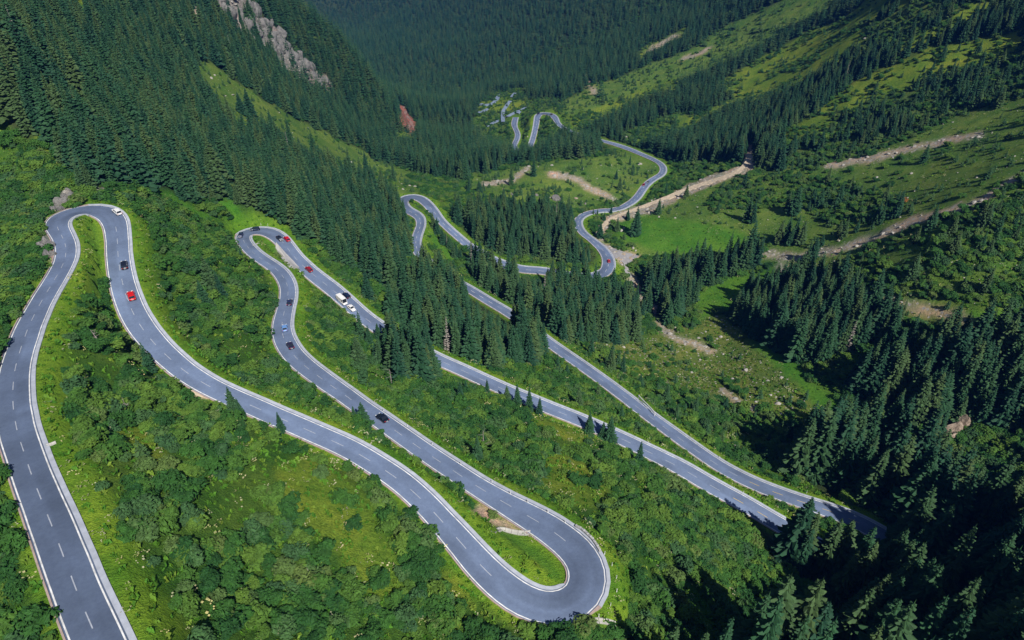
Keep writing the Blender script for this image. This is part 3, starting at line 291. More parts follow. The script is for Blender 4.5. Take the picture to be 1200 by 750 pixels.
# ------------------------------------------------------------------ what grows where (outlines as seen in the photo, carried onto the ground)
SHRUB, FOREST, GRASS, MEADOW, MIXED, ROCK, GRAVEL, THICKET, YELLOW, BOULDERY, RED = range(11)
LW, LH = 700, 475        # half-resolution map of pixels -100..1300 x -100..850
LAB = np.zeros((LH, LW), np.int8)
gx, gy = np.meshgrid(np.arange(LW)*2-100+1, np.arange(LH)*2-100+1)
def poly(c, pts):
    p = np.array([[float(v) for v in q.split(',')] for q in pts.split()])
    ins = np.zeros(LAB.shape, bool); n = len(p)
    for i in range(n):
        x1, y1 = p[i]; x2, y2 = p[(i+1) % n]
        if y1 == y2: continue
        m = ((y1 > gy) != (y2 > gy)) & (gx < (x2-x1)*(gy-y1)/(y2-y1)+x1)
        ins ^= m
    LAB[ins] = c
def band(c, pts, w):
    p = np.array([[float(v) for v in q.split(',')] for q in pts.split()])
    for (x1, y1), (x2, y2) in zip(p[:-1], p[1:]):
        t = np.clip(((gx-x1)*(x2-x1)+(gy-y1)*(y2-y1))/((x2-x1)**2+(y2-y1)**2), 0, 1)
        d = np.hypot(gx-x1-t*(x2-x1), (gy-y1-t*(y2-y1)))
        LAB[d < w/2] = c
# far and right slopes
poly(FOREST, "345,-100 1300,-100 1300,105 1200,120 1100,145 1000,188 900,205 880,190 790,190 720,172 690,182 660,186 600,192 540,212 500,205 480,155 440,95 345,5")
poly(MEADOW, "640,128 660,118 690,100 740,85 800,60 860,25 920,0 960,-40 1010,-40 965,14 888,54 860,70 800,95 740,114 700,131 655,145")
poly(YELLOW, "655,135 700,128 740,110 790,92 800,104 760,118 720,135 690,150 660,152")
poly(YELLOW, "750,60 790,40 800,30 800,45 770,62 745,75")
poly(YELLOW, "840,96 900,62 950,38 1000,12 1040,-20 1080,15 1020,60 965,88 912,112 865,130")
poly(YELLOW, "905,162 970,120 1008,92 1090,58 1200,36 1200,78 1100,100 1020,140 980,158 930,184")
poly(YELLOW, "1035,50 1090,16 1140,0 1180,0 1120,40 1060,66")
poly(YELLOW, "1075,60 1120,50 1140,62 1100,72")
poly(THICKET, "885,203 930,168 985,140 1030,115 1100,88 1200,62 1300,50 1300,105 1200,118 1120,142 1060,162 1000,188 950,198")
poly(THICKET, "1010,30 1060,10 1100,-20 1130,10 1070,50 1010,70")
poly(MIXED, "725,160 770,140 800,128 820,140 790,160 750,172")
poly(YELLOW, "795,142 830,128 860,112 870,118 840,138 805,155")
poly(MEADOW, "890,205 960,196 1010,186 1070,161 1120,141 1200,115 1300,90 1300,190 1200,200 1130,240 1080,262 1000,300 950,330 860,300 800,300 740,300 720,262 780,232 850,212")
poly(MIXED, "828,228 900,207 980,207 1020,225 1065,240 1040,262 980,266 930,240 880,247 830,252")
poly(MIXED, "895,215 960,225 990,240 970,250 900,240")
poly(GRASS, "720,262 750,246 800,258 870,272 885,290 820,302 790,297 760,292 725,277")
poly(MIXED, "990,305 1100,258 1200,215 1300,195 1300,470 1200,440 1120,400 1060,372 1000,345 960,328")
poly(MEADOW, "1030,295 1075,290 1080,310 1040,315")
poly(MEADOW, "1060,355 1100,350 1150,372 1100,385 1065,372")
poly(GRASS, "1130,365 1185,360 1195,378 1150,388")
poly(BOULDERY, "700,382 760,395 850,365 900,390 945,450 990,480 985,500 950,505 900,480 850,470 800,460 730,440 690,405")
poly(MIXED, "655,400 700,405 760,440 820,470 900,490 990,520 965,552 900,545 850,525 780,490 720,455 680,425")
poly(GRASS, "808,350 850,320 890,318 940,306 900,338 850,362 820,375")
poly(GRASS, "860,378 900,395 945,440 990,478 975,490 930,450 880,405")
poly(FOREST, "745,345 765,325 790,318 830,310 860,300 882,300 890,312 850,318 815,345 800,372 780,382 755,370")
poly(FOREST, "850,372 870,345 930,330 960,330 1000,345 1050,372 1062,395 1040,402 1000,408 960,430 930,424 905,408 880,398")
poly(FOREST, "985,455 1010,440 1060,410 1120,392 1200,420 1300,440 1300,520 1200,512 1130,500 1100,492 1040,488")
poly(FOREST, "925,545 965,525 1000,515 1060,545 1110,565 1200,610 1300,640 1300,850 760,850 775,778 860,770 960,745 985,700 960,660 905,650 895,622 930,618 1000,690 1050,700 1085,670 1060,620 1010,592 960,575")
poly(SHRUB, "1090,510 1200,520 1200,620 1120,580 1080,545")
poly(YELLOW, "1150,560 1200,575 1200,640 1140,610")
poly(SHRUB, "800,600 870,610 885,640 850,690 800,745 740,700 720,640 760,600")
poly(MIXED, "548,152 560,122 580,106 612,104 622,118 660,115 662,150 640,172 600,182 570,170")
poly(YELLOW, "560,120 600,112 618,122 600,130 570,130")
# left slope
poly(FOREST, "-100,-100 345,-100 345,5 440,95 485,158 540,188 545,212 500,215 478,240 475,262 480,290 470,330 440,336 400,310 350,275 290,258 255,236 200,232 150,216 100,216 75,200 40,172 0,142 -100,120")
poly(MEADOW, "226,66 262,85 300,112 350,140 400,164 440,188 485,203 520,208 525,222 470,232 440,222 400,212 350,190 310,168 262,146 234,112")
poly(GRASS, "204,40 214,50 222,62 228,78 212,68")
poly(YELLOW, "60,-20 90,-5 112,15 108,32 88,20 66,5")
poly(GRASS, "170,218 200,226 245,250 265,262 235,258 195,238")
poly(GRASS, "250,226 275,240 312,260 340,275 300,268 262,250")
poly(ROCK, "234,-30 258,22 285,45 310,70 345,95 388,112 384,90 345,60 322,30 300,18 296,-30")
poly(ROCK, "224,20 236,34 252,60 248,42 240,18")
poly(ROCK, "345,75 380,100 395,118 384,88")
poly(RED, "470,122 477,126 488,152 479,157 469,150")
poly(YELLOW, "462,150 480,158 492,168 470,170")
poly(MIXED, "520,215 620,232 665,243 672,262 600,257 545,245 520,240")
poly(MEADOW, "545,205 600,196 650,188 700,182 735,178 770,192 772,200 745,228 700,242 660,242 600,233 550,222")
poly(SHRUB, "470,205 530,208 545,225 530,240 500,230")
poly(FOREST, "522,262 545,250 600,252 670,258 688,280 700,300 690,310 640,308 600,302 570,295 540,278")
poly(FOREST, "502,258 515,262 535,290 548,302 530,305 510,285")
poly(FOREST, "556,322 600,328 660,336 735,345 752,372 748,396 700,402 655,400 625,388 600,368 566,340")
poly(FOREST, "440,352 480,325 530,340 560,352 600,380 640,408 650,416 600,432 560,434 525,420 500,414 460,392")
poly(FOREST, "425,392 460,410 500,430 522,438 505,452 470,450 440,425")
poly(SHRUB, "395,330 440,336 470,350 455,378 430,360")
poly(YELLOW, "455,345 490,360 500,372 470,372")
poly(YELLOW, "508,370 530,376 526,388 506,384")
# near slope: openings between the bushes
poly(YELLOW, "320,545 370,528 420,548 445,580 440,640 405,655 360,620 335,590")
poly(YELLOW, "400,640 430,615 470,650 480,690 440,705 405,680")
poly(YELLOW, "170,395 190,400 225,450 205,448 180,420")
poly(YELLOW, "130,490 170,500 200,540 170,545 140,520")
poly(YELLOW, "640,525 690,545 715,575 700,600 660,590 630,560")
poly(YELLOW, "620,475 680,505 700,520 660,515 625,495")
poly(YELLOW, "520,660 545,680 560,715 530,710 515,690")
poly(YELLOW, "60,150 30,165 60,195 80,190")
poly(GRASS, "86,256 118,259 124,290 128,332 104,328 74,342 94,300 83,275")
poly(GRASS, "545,598 560,585 600,618 640,648 672,676 674,690 660,700 630,694 600,670 575,647")
poly(GRASS, "291,277 310,277 322,285 328,303 312,298")
poly(GRASS, "700,645 722,650 735,690 728,735 700,732 690,725 715,690")
band(FOREST, "914,650 935,665 962,685 990,707 1020,724 1060,725", 24)
poly(GRASS, "940,612 975,625 1000,640 1010,652 975,640 945,625")
poly(GRASS, "505,262 520,285 530,300 545,320 530,312 510,290")
poly(GRASS, "50,545 75,560 120,640 160,720 190,760 165,760 125,690 85,610")
# bare ground
band(GRAVEL, "878,176 881,190 870,200 830,213 790,230 745,247 718,256 705,268 702,280", 11)
band(GRAVEL, "1230,195 1195,206 1150,235 1090,253 1040,272 1010,285", 8)
band(GRAVEL, "1010,285 985,292 930,300 900,297 872,292", 9)
band(GRAVEL, "915,313 935,320 965,334", 12)
band(GRAVEL, "1010,343 1050,356 1080,362 1140,379 1165,392", 9)
band(GRAVEL, "740,325 752,345 764,365", 12)
band(GRAVEL, "766,372 778,388 792,400 812,404 832,413", 8)
band(GRAVEL, "845,455 860,468 885,480", 6)
band(GRAVEL, "688,86 694,100 700,108", 5)
band(GRAVEL, "760,62 775,52 790,44", 5)
band(GRAVEL, "800,68 830,57", 4)
band(GRAVEL, "645,204 680,212 705,226 722,235", 7)
band(GRAVEL, "560,216 600,210 622,196", 5)
band(GRAVEL, "965,193 1010,188 1060,176 1090,168 1150,158", 7)
band(GRAVEL, "990,505 1020,498 1045,496", 7)
band(ROCK, "1090,520 1120,500 1140,480 1152,462", 14)
band(GRAVEL, "1100,515 1125,505", 9)
band(ROCK, "95,222 120,222", 8)
poly(ROCK, "58,252 62,238 78,224 88,226 92,240 75,244")
poly(ROCK, "40,276 55,274 66,290 64,306 50,300")
poly(GRAVEL, "556,590 575,598 612,622 606,626 580,612 560,602")
poly(GRAVEL, "323,284 323,291 328,300 333,307 338,313 345,316 351,314 344,306 335,297")
poly(GRAVEL, "692,281 705,283 724,291 748,298 753,305 745,310 730,310 712,296")
poly(GRAVEL, "216,456 235,458 250,468 235,466")
def classes(x, y, z, jit=5.0):
    px, py, d = project(np.stack([x, y, z], -1))
    w = np.clip(d/170, 1, 12)*5; px = px + fbm(x/w, y/w, 71, 4)*jit*5; py = py + fbm(x/w, y/w, 72, 4)*jit*3
    i = np.clip(((px+100)/2).astype(int), 0, LW-1); j = np.clip(((py+100)/2).astype(int), 0, LH-1)
    c = LAB[j, i].copy()
    c[d < 30] = SHRUB
    return c

# ------------------------------------------------------------------ ground sheet
CLS = classes(XX.ravel(), YY.ravel(), ZG.ravel(), 3.0).reshape(XX.shape)
table = np.zeros((11, 3))
table[SHRUB] = (0.060, 0.145, 0.020); table[FOREST] = (0.035, 0.062, 0.022); table[GRASS] = (0.080, 0.225, 0.022)
table[MEADOW] = (0.110, 0.205, 0.036); table[MIXED] = (0.090, 0.180, 0.028); table[ROCK] = (0.25, 0.235, 0.225)
table[GRAVEL] = (0.44, 0.37, 0.28); table[THICKET] = (0.085, 0.155, 0.030); table[YELLOW] = (0.150, 0.240, 0.026)
table[BOULDERY] = (0.125, 0.190, 0.040); table[RED] = (0.30, 0.12, 0.09)
colr = table[CLS]
# verges: lush on the uphill side
e = 3.0
zl = bil(ZN, RX-RNRM[:, 0]*9, RY-RNRM[:, 1]*9); zr = bil(ZN, RX+RNRM[:, 0]*9, RY+RNRM[:, 1]*9)
def _hp(px, py):
    a, b, d = project(np.stack([RX, RY, RZ], -1)); return int(np.argmin((a-px)**2+(b-py)**2))
UPR = np.ones(NR); sgn_ = 1                          # +1: the mown bank and the wide gutter lie on the right of travel
for q0, q1 in zip([0]+[_hp(*p) for p in ((105, 246), (686, 700), (284, 272), (1072, 670), (472, 238), (712, 322))], [_hp(*p) for p in ((105, 246), (686, 700), (284, 272), (1072, 670), (472, 238), (712, 322))]+[NR]):
    UPR[q0:q1] = sgn_; sgn_ = -sgn_
side = np.sign((XX-RX[RI])*RNRM[RI, 0] + (YY-RY[RI])*RNRM[RI, 1])
uphill = side*UPR[RI] > 0
verge = np.clip((hw+np.where(uphill, 5.5, 1.5)-RD)/1.2, 0, 1)*(RD < 60)
verge = verge*np.where((CLS == ROCK) | (CLS == GRAVEL), 0, 1)
colr = colr*(1-verge[..., None]) + np.array((0.125, 0.260, 0.020))*verge[..., None]
for _ in range(1):
    colr[1:-1, 1:-1] = (colr[1:-1, 1:-1]*2 + colr[:-2, 1:-1]+colr[2:, 1:-1]+colr[1:-1, :-2]+colr[1:-1, 2:])/6
# broken ground: stones poking through on scree and bouldery slopes
rough = np.isin(CLS, (ROCK, GRAVEL, RED))
ZM = ZG + np.where(rough & (RD > hw+1), fbm(XX/2.2, YY/2.2, 90, 3)*np.clip(cell, 1, 4)*np.where(CLS == ROCK, 4.5, 0.9), 0)
me = bpy.data.meshes.new('ground')
nv = NU*NV
me.vertices.add(nv); me.vertices.foreach_set('co', np.stack([XX, YY, ZM], -1).astype(np.float32).ravel())
idx = np.arange(nv).reshape(NV, NU)
quads = np.stack([idx[:-1, :-1], idx[:-1, 1:], idx[1:, 1:], idx[1:, :-1]], -1).reshape(-1, 4)
nf = len(quads)
me.loops.add(nf*4); me.loops.foreach_set('vertex_index', quads.ravel().astype(np.int32))
me.polygons.add(nf); me.polygons.foreach_set('loop_start', (np.arange(nf)*4).astype(np.int32))
me.polygons.foreach_set('use_smooth', np.ones(nf, bool))
at_ = me.attributes.new('soil', 'FLOAT_COLOR', 'POINT')
stoniness = np.zeros(XX.shape); 
for c_, v_ in ((MEADOW, .30), (BOULDERY, .48), (GRAVEL, 1.0), (ROCK, .6), (MIXED, .3), (THICKET, .25), (YELLOW, .12), (RED, .5)): stoniness[CLS == c_] = v_
stoniness *= np.clip((RD-hw)/4, 0, 1)
at_.data.foreach_set('color', np.concatenate([colr, stoniness[..., None]], -1).astype(np.float32).ravel())
me.update(); me.validate()
ground_o = bpy.data.objects.new('ground', me); COL.objects.link(ground_o); tag(ground_o, kind='structure')
t = NT('ground_cover', 0.9, 0.15)
a = t.n('ShaderNodeAttribute', attribute_name='soil')
n0 = t.noise(0.022, 5, .65); n1 = t.noise(0.09, 4); n2 = t.noise(0.8, 4, 0.7); n3 = t.noise(3.0, 3, 0.7)
c = t.mix(1.0, a.outputs['Color'], t.ramp(n0, [(0.32, (0.62, 0.78, 0.8)), (0.68, (1.35, 1.15, 1.15))]), 'MULTIPLY')
c = t.mix(1.0, c, t.ramp(n1, [(0.25, (0.58, 0.80, 0.75)), (0.75, (1.42, 1.12, 1.2))]), 'MULTIPLY')
c = t.mix(1.0, c, t.ramp(n2, [(0.28, (0.60, 0.68, 0.6)), (0.5, (1, 1, 1)), (0.72, (1.4, 1.25, 1.2))]), 'MULTIPLY')
c = t.mix(1.0, c, t.ramp(n3, [(0.3, (0.72, 0.75, 0.7)), (0.7, (1.28, 1.25, 1.2))]), 'MULTIPLY')
vor = t.n('ShaderNodeTexVoronoi'); vor.inputs['Scale'].default_value = 0.45; vor.inputs['Randomness'].default_value = 1.0
t.l(t.pos, vor.inputs['Vector'])
thr = t.n('ShaderNodeMath', operation='MULTIPLY'); t.l(a.outputs['Alpha'], thr.inputs[0]); thr.inputs[1].default_value = 0.42
lt = t.n('ShaderNodeMath', operation='LESS_THAN'); t.l(vor.outputs['Distance'], lt.inputs[0]); t.l(thr.outputs[0], lt.inputs[1])
c = t.mix(lt.outputs[0], c, t.ramp(vor.outputs['Color'], [(0.2, (0.30, 0.28, 0.25)), (0.8, (0.46, 0.43, 0.38))]))
t.col(c)
add = t.n('ShaderNodeMath', operation='ADD'); t.l(n2, add.inputs[0]); t.l(n3, add.inputs[1])
t.bump(add.outputs[0], 0.9, 0.5)
me.materials.append(t.m)

# ------------------------------------------------------------------ roads
def asphalt(name, c):
    t = NT(name, 0.72, 0.35)
    n1 = t.noise(0.12, 4); n2 = t.noise(1.6, 5, 0.7)
    k = t.mix(1.0, t.ramp(n1, [(0.3, tuple(x*0.80 for x in c)), (0.7, tuple(x*1.14 for x in c))]), t.ramp(n2, [(0.3, (0.88, 0.88, 0.9)), (0.7, (1.1, 1.1, 1.08))]), 'MULTIPLY')
    at2 = t.n('ShaderNodeAttribute', attribute_name='wear_tone')
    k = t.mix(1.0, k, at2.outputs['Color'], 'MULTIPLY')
    t.col(k); t.bump(n2, 0.15, 0.02); return t.m
M['asphalt'] = asphalt('weathered_asphalt', (0.152, 0.204, 0.325))
M['line'] = plain('white_road_paint', (0.70, 0.70, 0.70), 0.6, 0.3, 0, 0.34, 0.7)
M['dash'] = plain('worn_dash_paint', (0.37, 0.40, 0.47), 0.6, 0.3, 0, 0.2, 1.5)
M['yline'] = plain('yellow_road_paint', (0.62, 0.46, 0.16), 0.6, 0.3, 0, 0.10, 1.5)
M['kerb'] = plain('pale_concrete', (0.40, 0.43, 0.50), 0.8, 0.3, 0, 0.16, 0.7)
M['kerb2'] = plain('reddish_kerb_stone', (0.40, 0.31, 0.28), 0.8, 0.3, 0, 0.2, 0.7)
HW = RW/2 + 0.30
def ribbon(name, i0, i1, prof, mat, parent, wear_tone=None, xy=None, flip=False):
    """sweep a cross-section along the road: prof(i) -> [(offset to the right, height above the road), ...]"""
    v = []; f = []; n = None
    for i in range(i0, i1):
        p = prof(i); n = len(p)
        for o, h in p: v.append((RX[i]+RNRM[i, 0]*o, RY[i]+RNRM[i, 1]*o, RZ[i]+h))
    for i in range(i1-i0-1):
        for j in range(n-1):
            q = (i*n+j, i*n+j+1, (i+1)*n+j+1, (i+1)*n+j); f.append(q if flip else q[::-1])
    o = mesh_obj(name, v, f, mat, parent)
    if wear_tone is not None:
        at_ = o.data.attributes.new('wear_tone', 'FLOAT_COLOR', 'POINT')
        w = np.array([wear_tone(i, j, n) for i in range(i0, i1) for j in range(n)]); at_.data.foreach_set('color', np.c_[w, w, w, np.ones(len(w))].astype(np.float32).ravel())
    return o
CURV = np.abs(np.gradient(np.unwrap(np.arctan2(T2[:, 1], T2[:, 0]))))/2.0
CURV = smooth1(CURV, 21)
def wear_tone(i, j, n):
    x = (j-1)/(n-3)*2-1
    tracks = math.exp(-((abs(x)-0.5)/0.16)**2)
    w = 1.0 - 0.10*tracks*min(1, CURV[i]*12+0.3) - 0.22*min(1, CURV[i]*14)  # darker wheel tracks, and darker overall in tight bends
    w *= 0.60+0.40*min(1, max(0, (RS[i]-60)/160))  # first stretch coloured darker, rising to full tone along the road
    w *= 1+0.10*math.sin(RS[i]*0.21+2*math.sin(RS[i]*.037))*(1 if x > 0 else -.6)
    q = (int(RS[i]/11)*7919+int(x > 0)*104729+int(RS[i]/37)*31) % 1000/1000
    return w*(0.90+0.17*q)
road = ribbon('road', 0, NR, lambda i: [(-HW[i]-0.02, -1.6)] + [(HW[i]*k/4, 0.0) for k in range(-4, 5)] + [(HW[i]+0.02, -1.6)], M['asphalt'], None, wear_tone, flip=True)
tag(road, kind='structure')
for sgn in (-1, 1):
    ribbon('edge_line', 0, NR, lambda i: [(sgn*RW[i]/2-0.10, 0.022), (sgn*RW[i]/2+0.10, 0.022)], M['line'], road, flip=True)
    def kp(i):
        up = UPR[i]*sgn > 0
        w = 0.75 if up else 0.26; h = 0.10
        a, b = HW[i]+0.012, HW[i]+w
        p = [(a, -0.3), (a, h), (b, h), (b+0.05, -1.5)]
        return [(sgn*o, hh) for o, hh in p]
    k = ribbon('kerb', 0, NR, kp, [M['kerb'], M['kerb2']], road, flip=(sgn > 0))
    mi = np.array([0 if UPR[i]*sgn > 0 else 1 for i in range(NR-1) for _ in range(3)], np.int32)
    k.data.polygons.foreach_set('material_index', mi)
# centre dashes: each a part while it can be told apart, the far ones joined
px_, py_, d_ = project(np.stack([RX, RY, RZ], -1))
far = MB(); nd = 0
for s0 in np.arange(6, RS[-1]-8, 7.5):
    if np.interp(s0, RS, CURV) > 0.055: continue
    pts = []
    for s in np.linspace(s0, s0+3.2, 3):
        x, y, z = np.interp(s, RS, RX), np.interp(s, RS, RY), np.interp(s, RS, RZ)
        nx, ny = np.interp(s, RS, RNRM[:, 0]), np.interp(s, RS, RNRM[:, 1])
        pts += [(x-nx*0.075, y-ny*0.075, z+0.024), (x+nx*0.075, y+ny*0.075, z+0.024)]
    fc = [(0, 1, 3, 2), (2, 3, 5, 4)]
    i = int(s0/2); dd = d_[i]
    yellow = 850 < px_[i] < 1045 and 560 < py_[i] < 640
    if dd < 330 and nd < 290:
        mesh_obj('centre_dash', pts, fc, M['yline' if yellow else 'dash'], road); nd += 1
    else: far.add(pts, fc)
tag(far.build('far_centre_dashes', M['line'], road), kind='stuff')
# the lower loops far down the valley, seen as short stretches between the trees
def strip_road(name, pix, w, mat, zoff=0.5, kind='structure', flat=False):
    P = cast([p[0] for p in pix], [p[1] for p in pix])
    P = P[~np.isnan(P[:, 0])]
    s = np.r_[0, np.cumsum(np.hypot(*np.diff(P[:, :2], axis=0).T))]; t = np.arange(0, s[-1]+0.1, max(1.5, s[-1]/60))
    Q = np.stack([smooth1(np.interp(t, s, P[:, i]), 5) for i in range(3)], 1)
    if flat: Q[:, 2] = smooth1(Q[:, 2], min(15, 2*(len(t)//4)+1))
    T = np.stack([np.gradient(Q[:, 0]), np.gradient(Q[:, 1])], 1); T /= np.linalg.norm(T, axis=1)[:, None]+1e-9
    n = np.stack([T[:, 1], -T[:, 0]], 1)
    W = np.interp(np.linspace(0, 1, len(t)), np.linspace(0, 1, len(w)), w) if hasattr(w, '__len__') else np.full(len(t), w)
    v = []; f = []
    for i in range(len(t)):
        for o, h in ((-W[i]/2-1.8, -3.5), (-W[i]/2, 0), (W[i]/2, 0), (W[i]/2+1.8, -3.5)):
            x, y = Q[i, 0]+n[i, 0]*o, Q[i, 1]+n[i, 1]*o
            v.append((x, y, (Q[i, 2] if flat else max(Q[i, 2], 0.5*(Q[i, 2]+float(ground(x, y)))))+zoff+h*(2 if flat else 1)))
    for i in range(len(t)-1):
        for j in range(3): f.append((i*4+j, i*4+j+1, (i+1)*4+j+1, (i+1)*4+j)[::1])
    o = mesh_obj(name, v, f, mat); tag(o, kind=kind)
    if mat is M['asphalt']:
        a = o.data.attributes.new('wear_tone', 'FLOAT_COLOR', 'POINT'); a.data.foreach_set('color', np.tile(np.array([1.45, 1.4, 1.25, 1], np.float32), len(v)))
    return o
M['gravel'] = plain('pale_gravel', (0.52, 0.43, 0.32), 0.9, 0.2, 0, 0.3, 0.6)
M['apron'] = plain('grey_gravel', (0.30, 0.29, 0.30), 0.9, 0.2, 0, 0.2, 0.4)
strip_road('road', [(606, 134), (610, 130.8), (613, 128.6), (616, 127.2), (618.5, 126.6)], 4.2, M['asphalt'], 1.4, flat=True)
strip_road('road', [(610, 130), (606, 131.6), (601, 134), (597, 136.2), (594, 138)], 4.2, M['asphalt'], 1.4, flat=True)
strip_road('road', [(585.5, 141.6), (582, 143), (578, 144.8), (573.5, 147), (569, 149.2)], 4.2, M['asphalt'], 1.4, flat=True)
strip_road('road', [(589.6, 144), (589.3, 140), (589, 136), (589.6, 131.5), (592, 127), (595, 122.8), (598, 119)], 4.6, M['asphalt'], 1.4, flat=True)
strip_road('road', [(599.5, 115), (601.5, 112), (604, 109.5)], 4.6, M['asphalt'], 1.4, flat=True)
strip_road('road', [(560, 133.2), (564, 131.8), (568.5, 129.8), (573, 127.8)], 4.2, M['asphalt'], 1.4, flat=True)
strip_road('road', [(563, 122.6), (569, 123.6), (575, 123), (579, 120.5), (582, 117), (584, 113.5), (585, 110.5)], 5, M['asphalt'], 1.4, flat=True)
# ------------------------------------------------------------------ plants
def spruce_parts(seed, h=22.0, r=3.9, whorls=24, nb=9, thin=1.0, detail=2):
    q = random.Random(seed); m = MB()
    for k in range(whorls):
        t = 0.07+0.90*(k+q.uniform(-.3, .3))/(whorls-1); t = min(max(t, 0.05), 0.975)
        R = r*((1-t)**0.82)*q.uniform(.82, 1.15)+0.16
        n = max(4, int(nb*(0.55+0.45*(1-t))))
        a0 = q.uniform(0, 6.28)
        for j in range(n):
            a = a0+6.283*j/n+q.uniform(-.28, .28); rr = R*q.uniform(.62, 1.18)*thin
            z = h*t+q.uniform(-.25, .25); dr = rr*q.uniform(.22, .50); wd = rr*q.uniform(.13, .25)+.09
            ca, sa = math.cos(a), math.sin(a)
            P = lambda d, s, zz: (ca*d-sa*s, sa*d+ca*s, zz)
            if detail == 2:
                v = [P(0.05, 0, z+.1), P(rr*.55, wd, z-dr*.75-.12), P(rr*.58, 0, z-dr*.28), P(rr*.55, -wd, z-dr*.75-.12), P(rr, 0, z-dr*.72),
                     P(rr*.9, wd*.5, z-dr*1.05), P(rr*.9, -wd*.5, z-dr*1.05)]
                m.add(v, [(0, 2, 1), (0, 3, 2), (2, 4, 5, 1), (2, 3, 6, 4)])
            else:
                v = [P(0.05, 0, z+.1), P(rr*.6, wd*1.2, z-dr*.8), P(rr, 0, z-dr*.6), P(rr*.6, -wd*1.2, z-dr*.8)]
                m.add(v, [(0, 2, 1), (0, 3, 2)])
    # leader
    m.add([(.12, 0, h*.95), (-.06, .1, h*.95), (-.06, -.1, h*.95), (0, 0, h*1.02)], [(0, 1, 3), (1, 2, 3), (2, 0, 3)])
    return m
def bush_mesh(seed, R=2.0, H=2.4, leaves=250, size=0.42, lumps=7, up=0.35):
    q = random.Random(seed); m = MB(); L = []
    for k in range(lumps):
        a = q.uniform(0, 6.28); d = R*q.uniform(0.15, .72); L.append((math.cos(a)*d, math.sin(a)*d, H*q.uniform(.30, .70), R*q.uniform(.28, .52)))
    for k in range(leaves):
        cx, cy, cz, lr = q.choice(L)
        u = q.uniform(-.35, 1); a = q.uniform(0, 6.28); s = math.sqrt(1-u*u); f = q.uniform(.72, 1.22)
        nrm = Vector((s*math.cos(a), s*math.sin(a), u)); p = Vector((cx, cy, cz))+nrm*lr*f
        nn = (nrm+Vector((q.uniform(-.9, .9), q.uniform(-.9, .9), q.uniform(-.4, .8)+up))).normalized()
        t1 = nn.orthogonal().normalized(); t1 = Matrix.Rotation(q.uniform(0, 6.28), 3, nn)@t1; t2 = nn.cross(t1)
        w = size*q.uniform(.6, 1.3); l = w*q.uniform(.9, 1.5); b = nn*w*.22
        m.add([p-t1*l-b*.4, p+t2*w*.7-b, p+t1*l-b*.4, p-t2*w*.7-b, p+b], [(0, 4, 1)[::-1], (1, 4, 2)[::-1], (2, 4, 3)[::-1], (3, 4, 0)[::-1]] if False else [(0, 3, 4), (3, 2, 4), (2, 1, 4), (1, 0, 4)])
    return m
def tuft_mesh(seed, flowers=False):
    q = random.Random(seed); m = MB()
    if flowers:
        for k in range(9):
            x, y, z, w = q.uniform(-.7, .7), q.uniform(-.7, .7), q.uniform(.2, .6), q.uniform(.05, .11); m.add([(x-w, y-w, z), (x+w, y-w, z+.03), (x+w, y+w, z), (x-w, y+w, z-.03)], [(0, 1, 2, 3)])
        return m
    for k in range(12):
        a = q.uniform(0, 6.28); d = q.uniform(0, .5); x, y = d*math.cos(a), d*math.sin(a); hh = q.uniform(.15, .55); w = q.uniform(.10, .24)
        b = q.uniform(0, 6.28); ox, oy = math.cos(b)*w, math.sin(b)*w; lx, ly = q.uniform(-.3, .3), q.uniform(-.3, .3)
        m.add([(x-ox, y-oy, -.1), (x+ox, y+oy, -.1), (x+ox*.7+lx, y+oy*.7+ly, hh), (x-ox*.7+lx, y-oy*.7+ly, hh)], [(0, 1, 2, 3)])
    return m
def stone_mesh(seed, flat=.65):
    q = random.Random(seed); m = MB(); rings = []
    for k, t in enumerate((-.55, -.1, .4, .72)):
        rr = (.8, 1.0, .78, .38)[k]
        rings.append([(math.cos(a)*rr*q.uniform(.75, 1.15), math.sin(a)*rr*q.uniform(.75, 1.15), t*flat*q.uniform(.8, 1.2)) for a in [6.283*j/8 for j in range(8)]])
    return m.loft(rings)
def trunk_mesh(h, r):
    return MB().loft([[(math.cos(6.283*k/7)*rr, math.sin(6.283*k/7)*rr, z) for k in range(7)] for z, rr in ((-1.2, r*1.25), (.6, r), (h*.5, r*.6), (h*.93, r*.12))])

protos = {}
holder = {}
def register(key, cat, root, pieces): protos[key] = (cat, root, pieces)

# candidate places: jittered grids whose spacing grows with distance
def candidates(y0, y1, s, seed):
    g = np.random.default_rng(seed)
    xm = 0.80*(y1+Y0)+60
    nx, ny = int(2*xm/s), max(1, int((y1-y0)/s))
    x, y = np.meshgrid((np.arange(nx)+.5)*s-xm, (np.arange(ny)+.5)*s+y0)
    x = x.ravel()+g.uniform(-.75, .75, x.size)*s; y = y.ravel()+g.uniform(-.48, .48, y.size)*s
    z = ground(x, y); px, py, d = project(np.stack([x, y, z], -1))
    k = (d > 25) & (px > -90) & (px < 1290) & (py > -70) & (py < 850)
    # strip along the frame that can throw shadow or lean in
    return x[k], y[k], z[k], px[k], py[k], d[k]
def visible(x, y, z, up):
    """true where the straight line from the camera to the point clears the terrain"""
    ok = np.ones(len(x), bool)
    for t in np.linspace(.35, .985, 40):
        ok &= (z+up)*t > ground(x*t, y*t)-0.3
    return ok
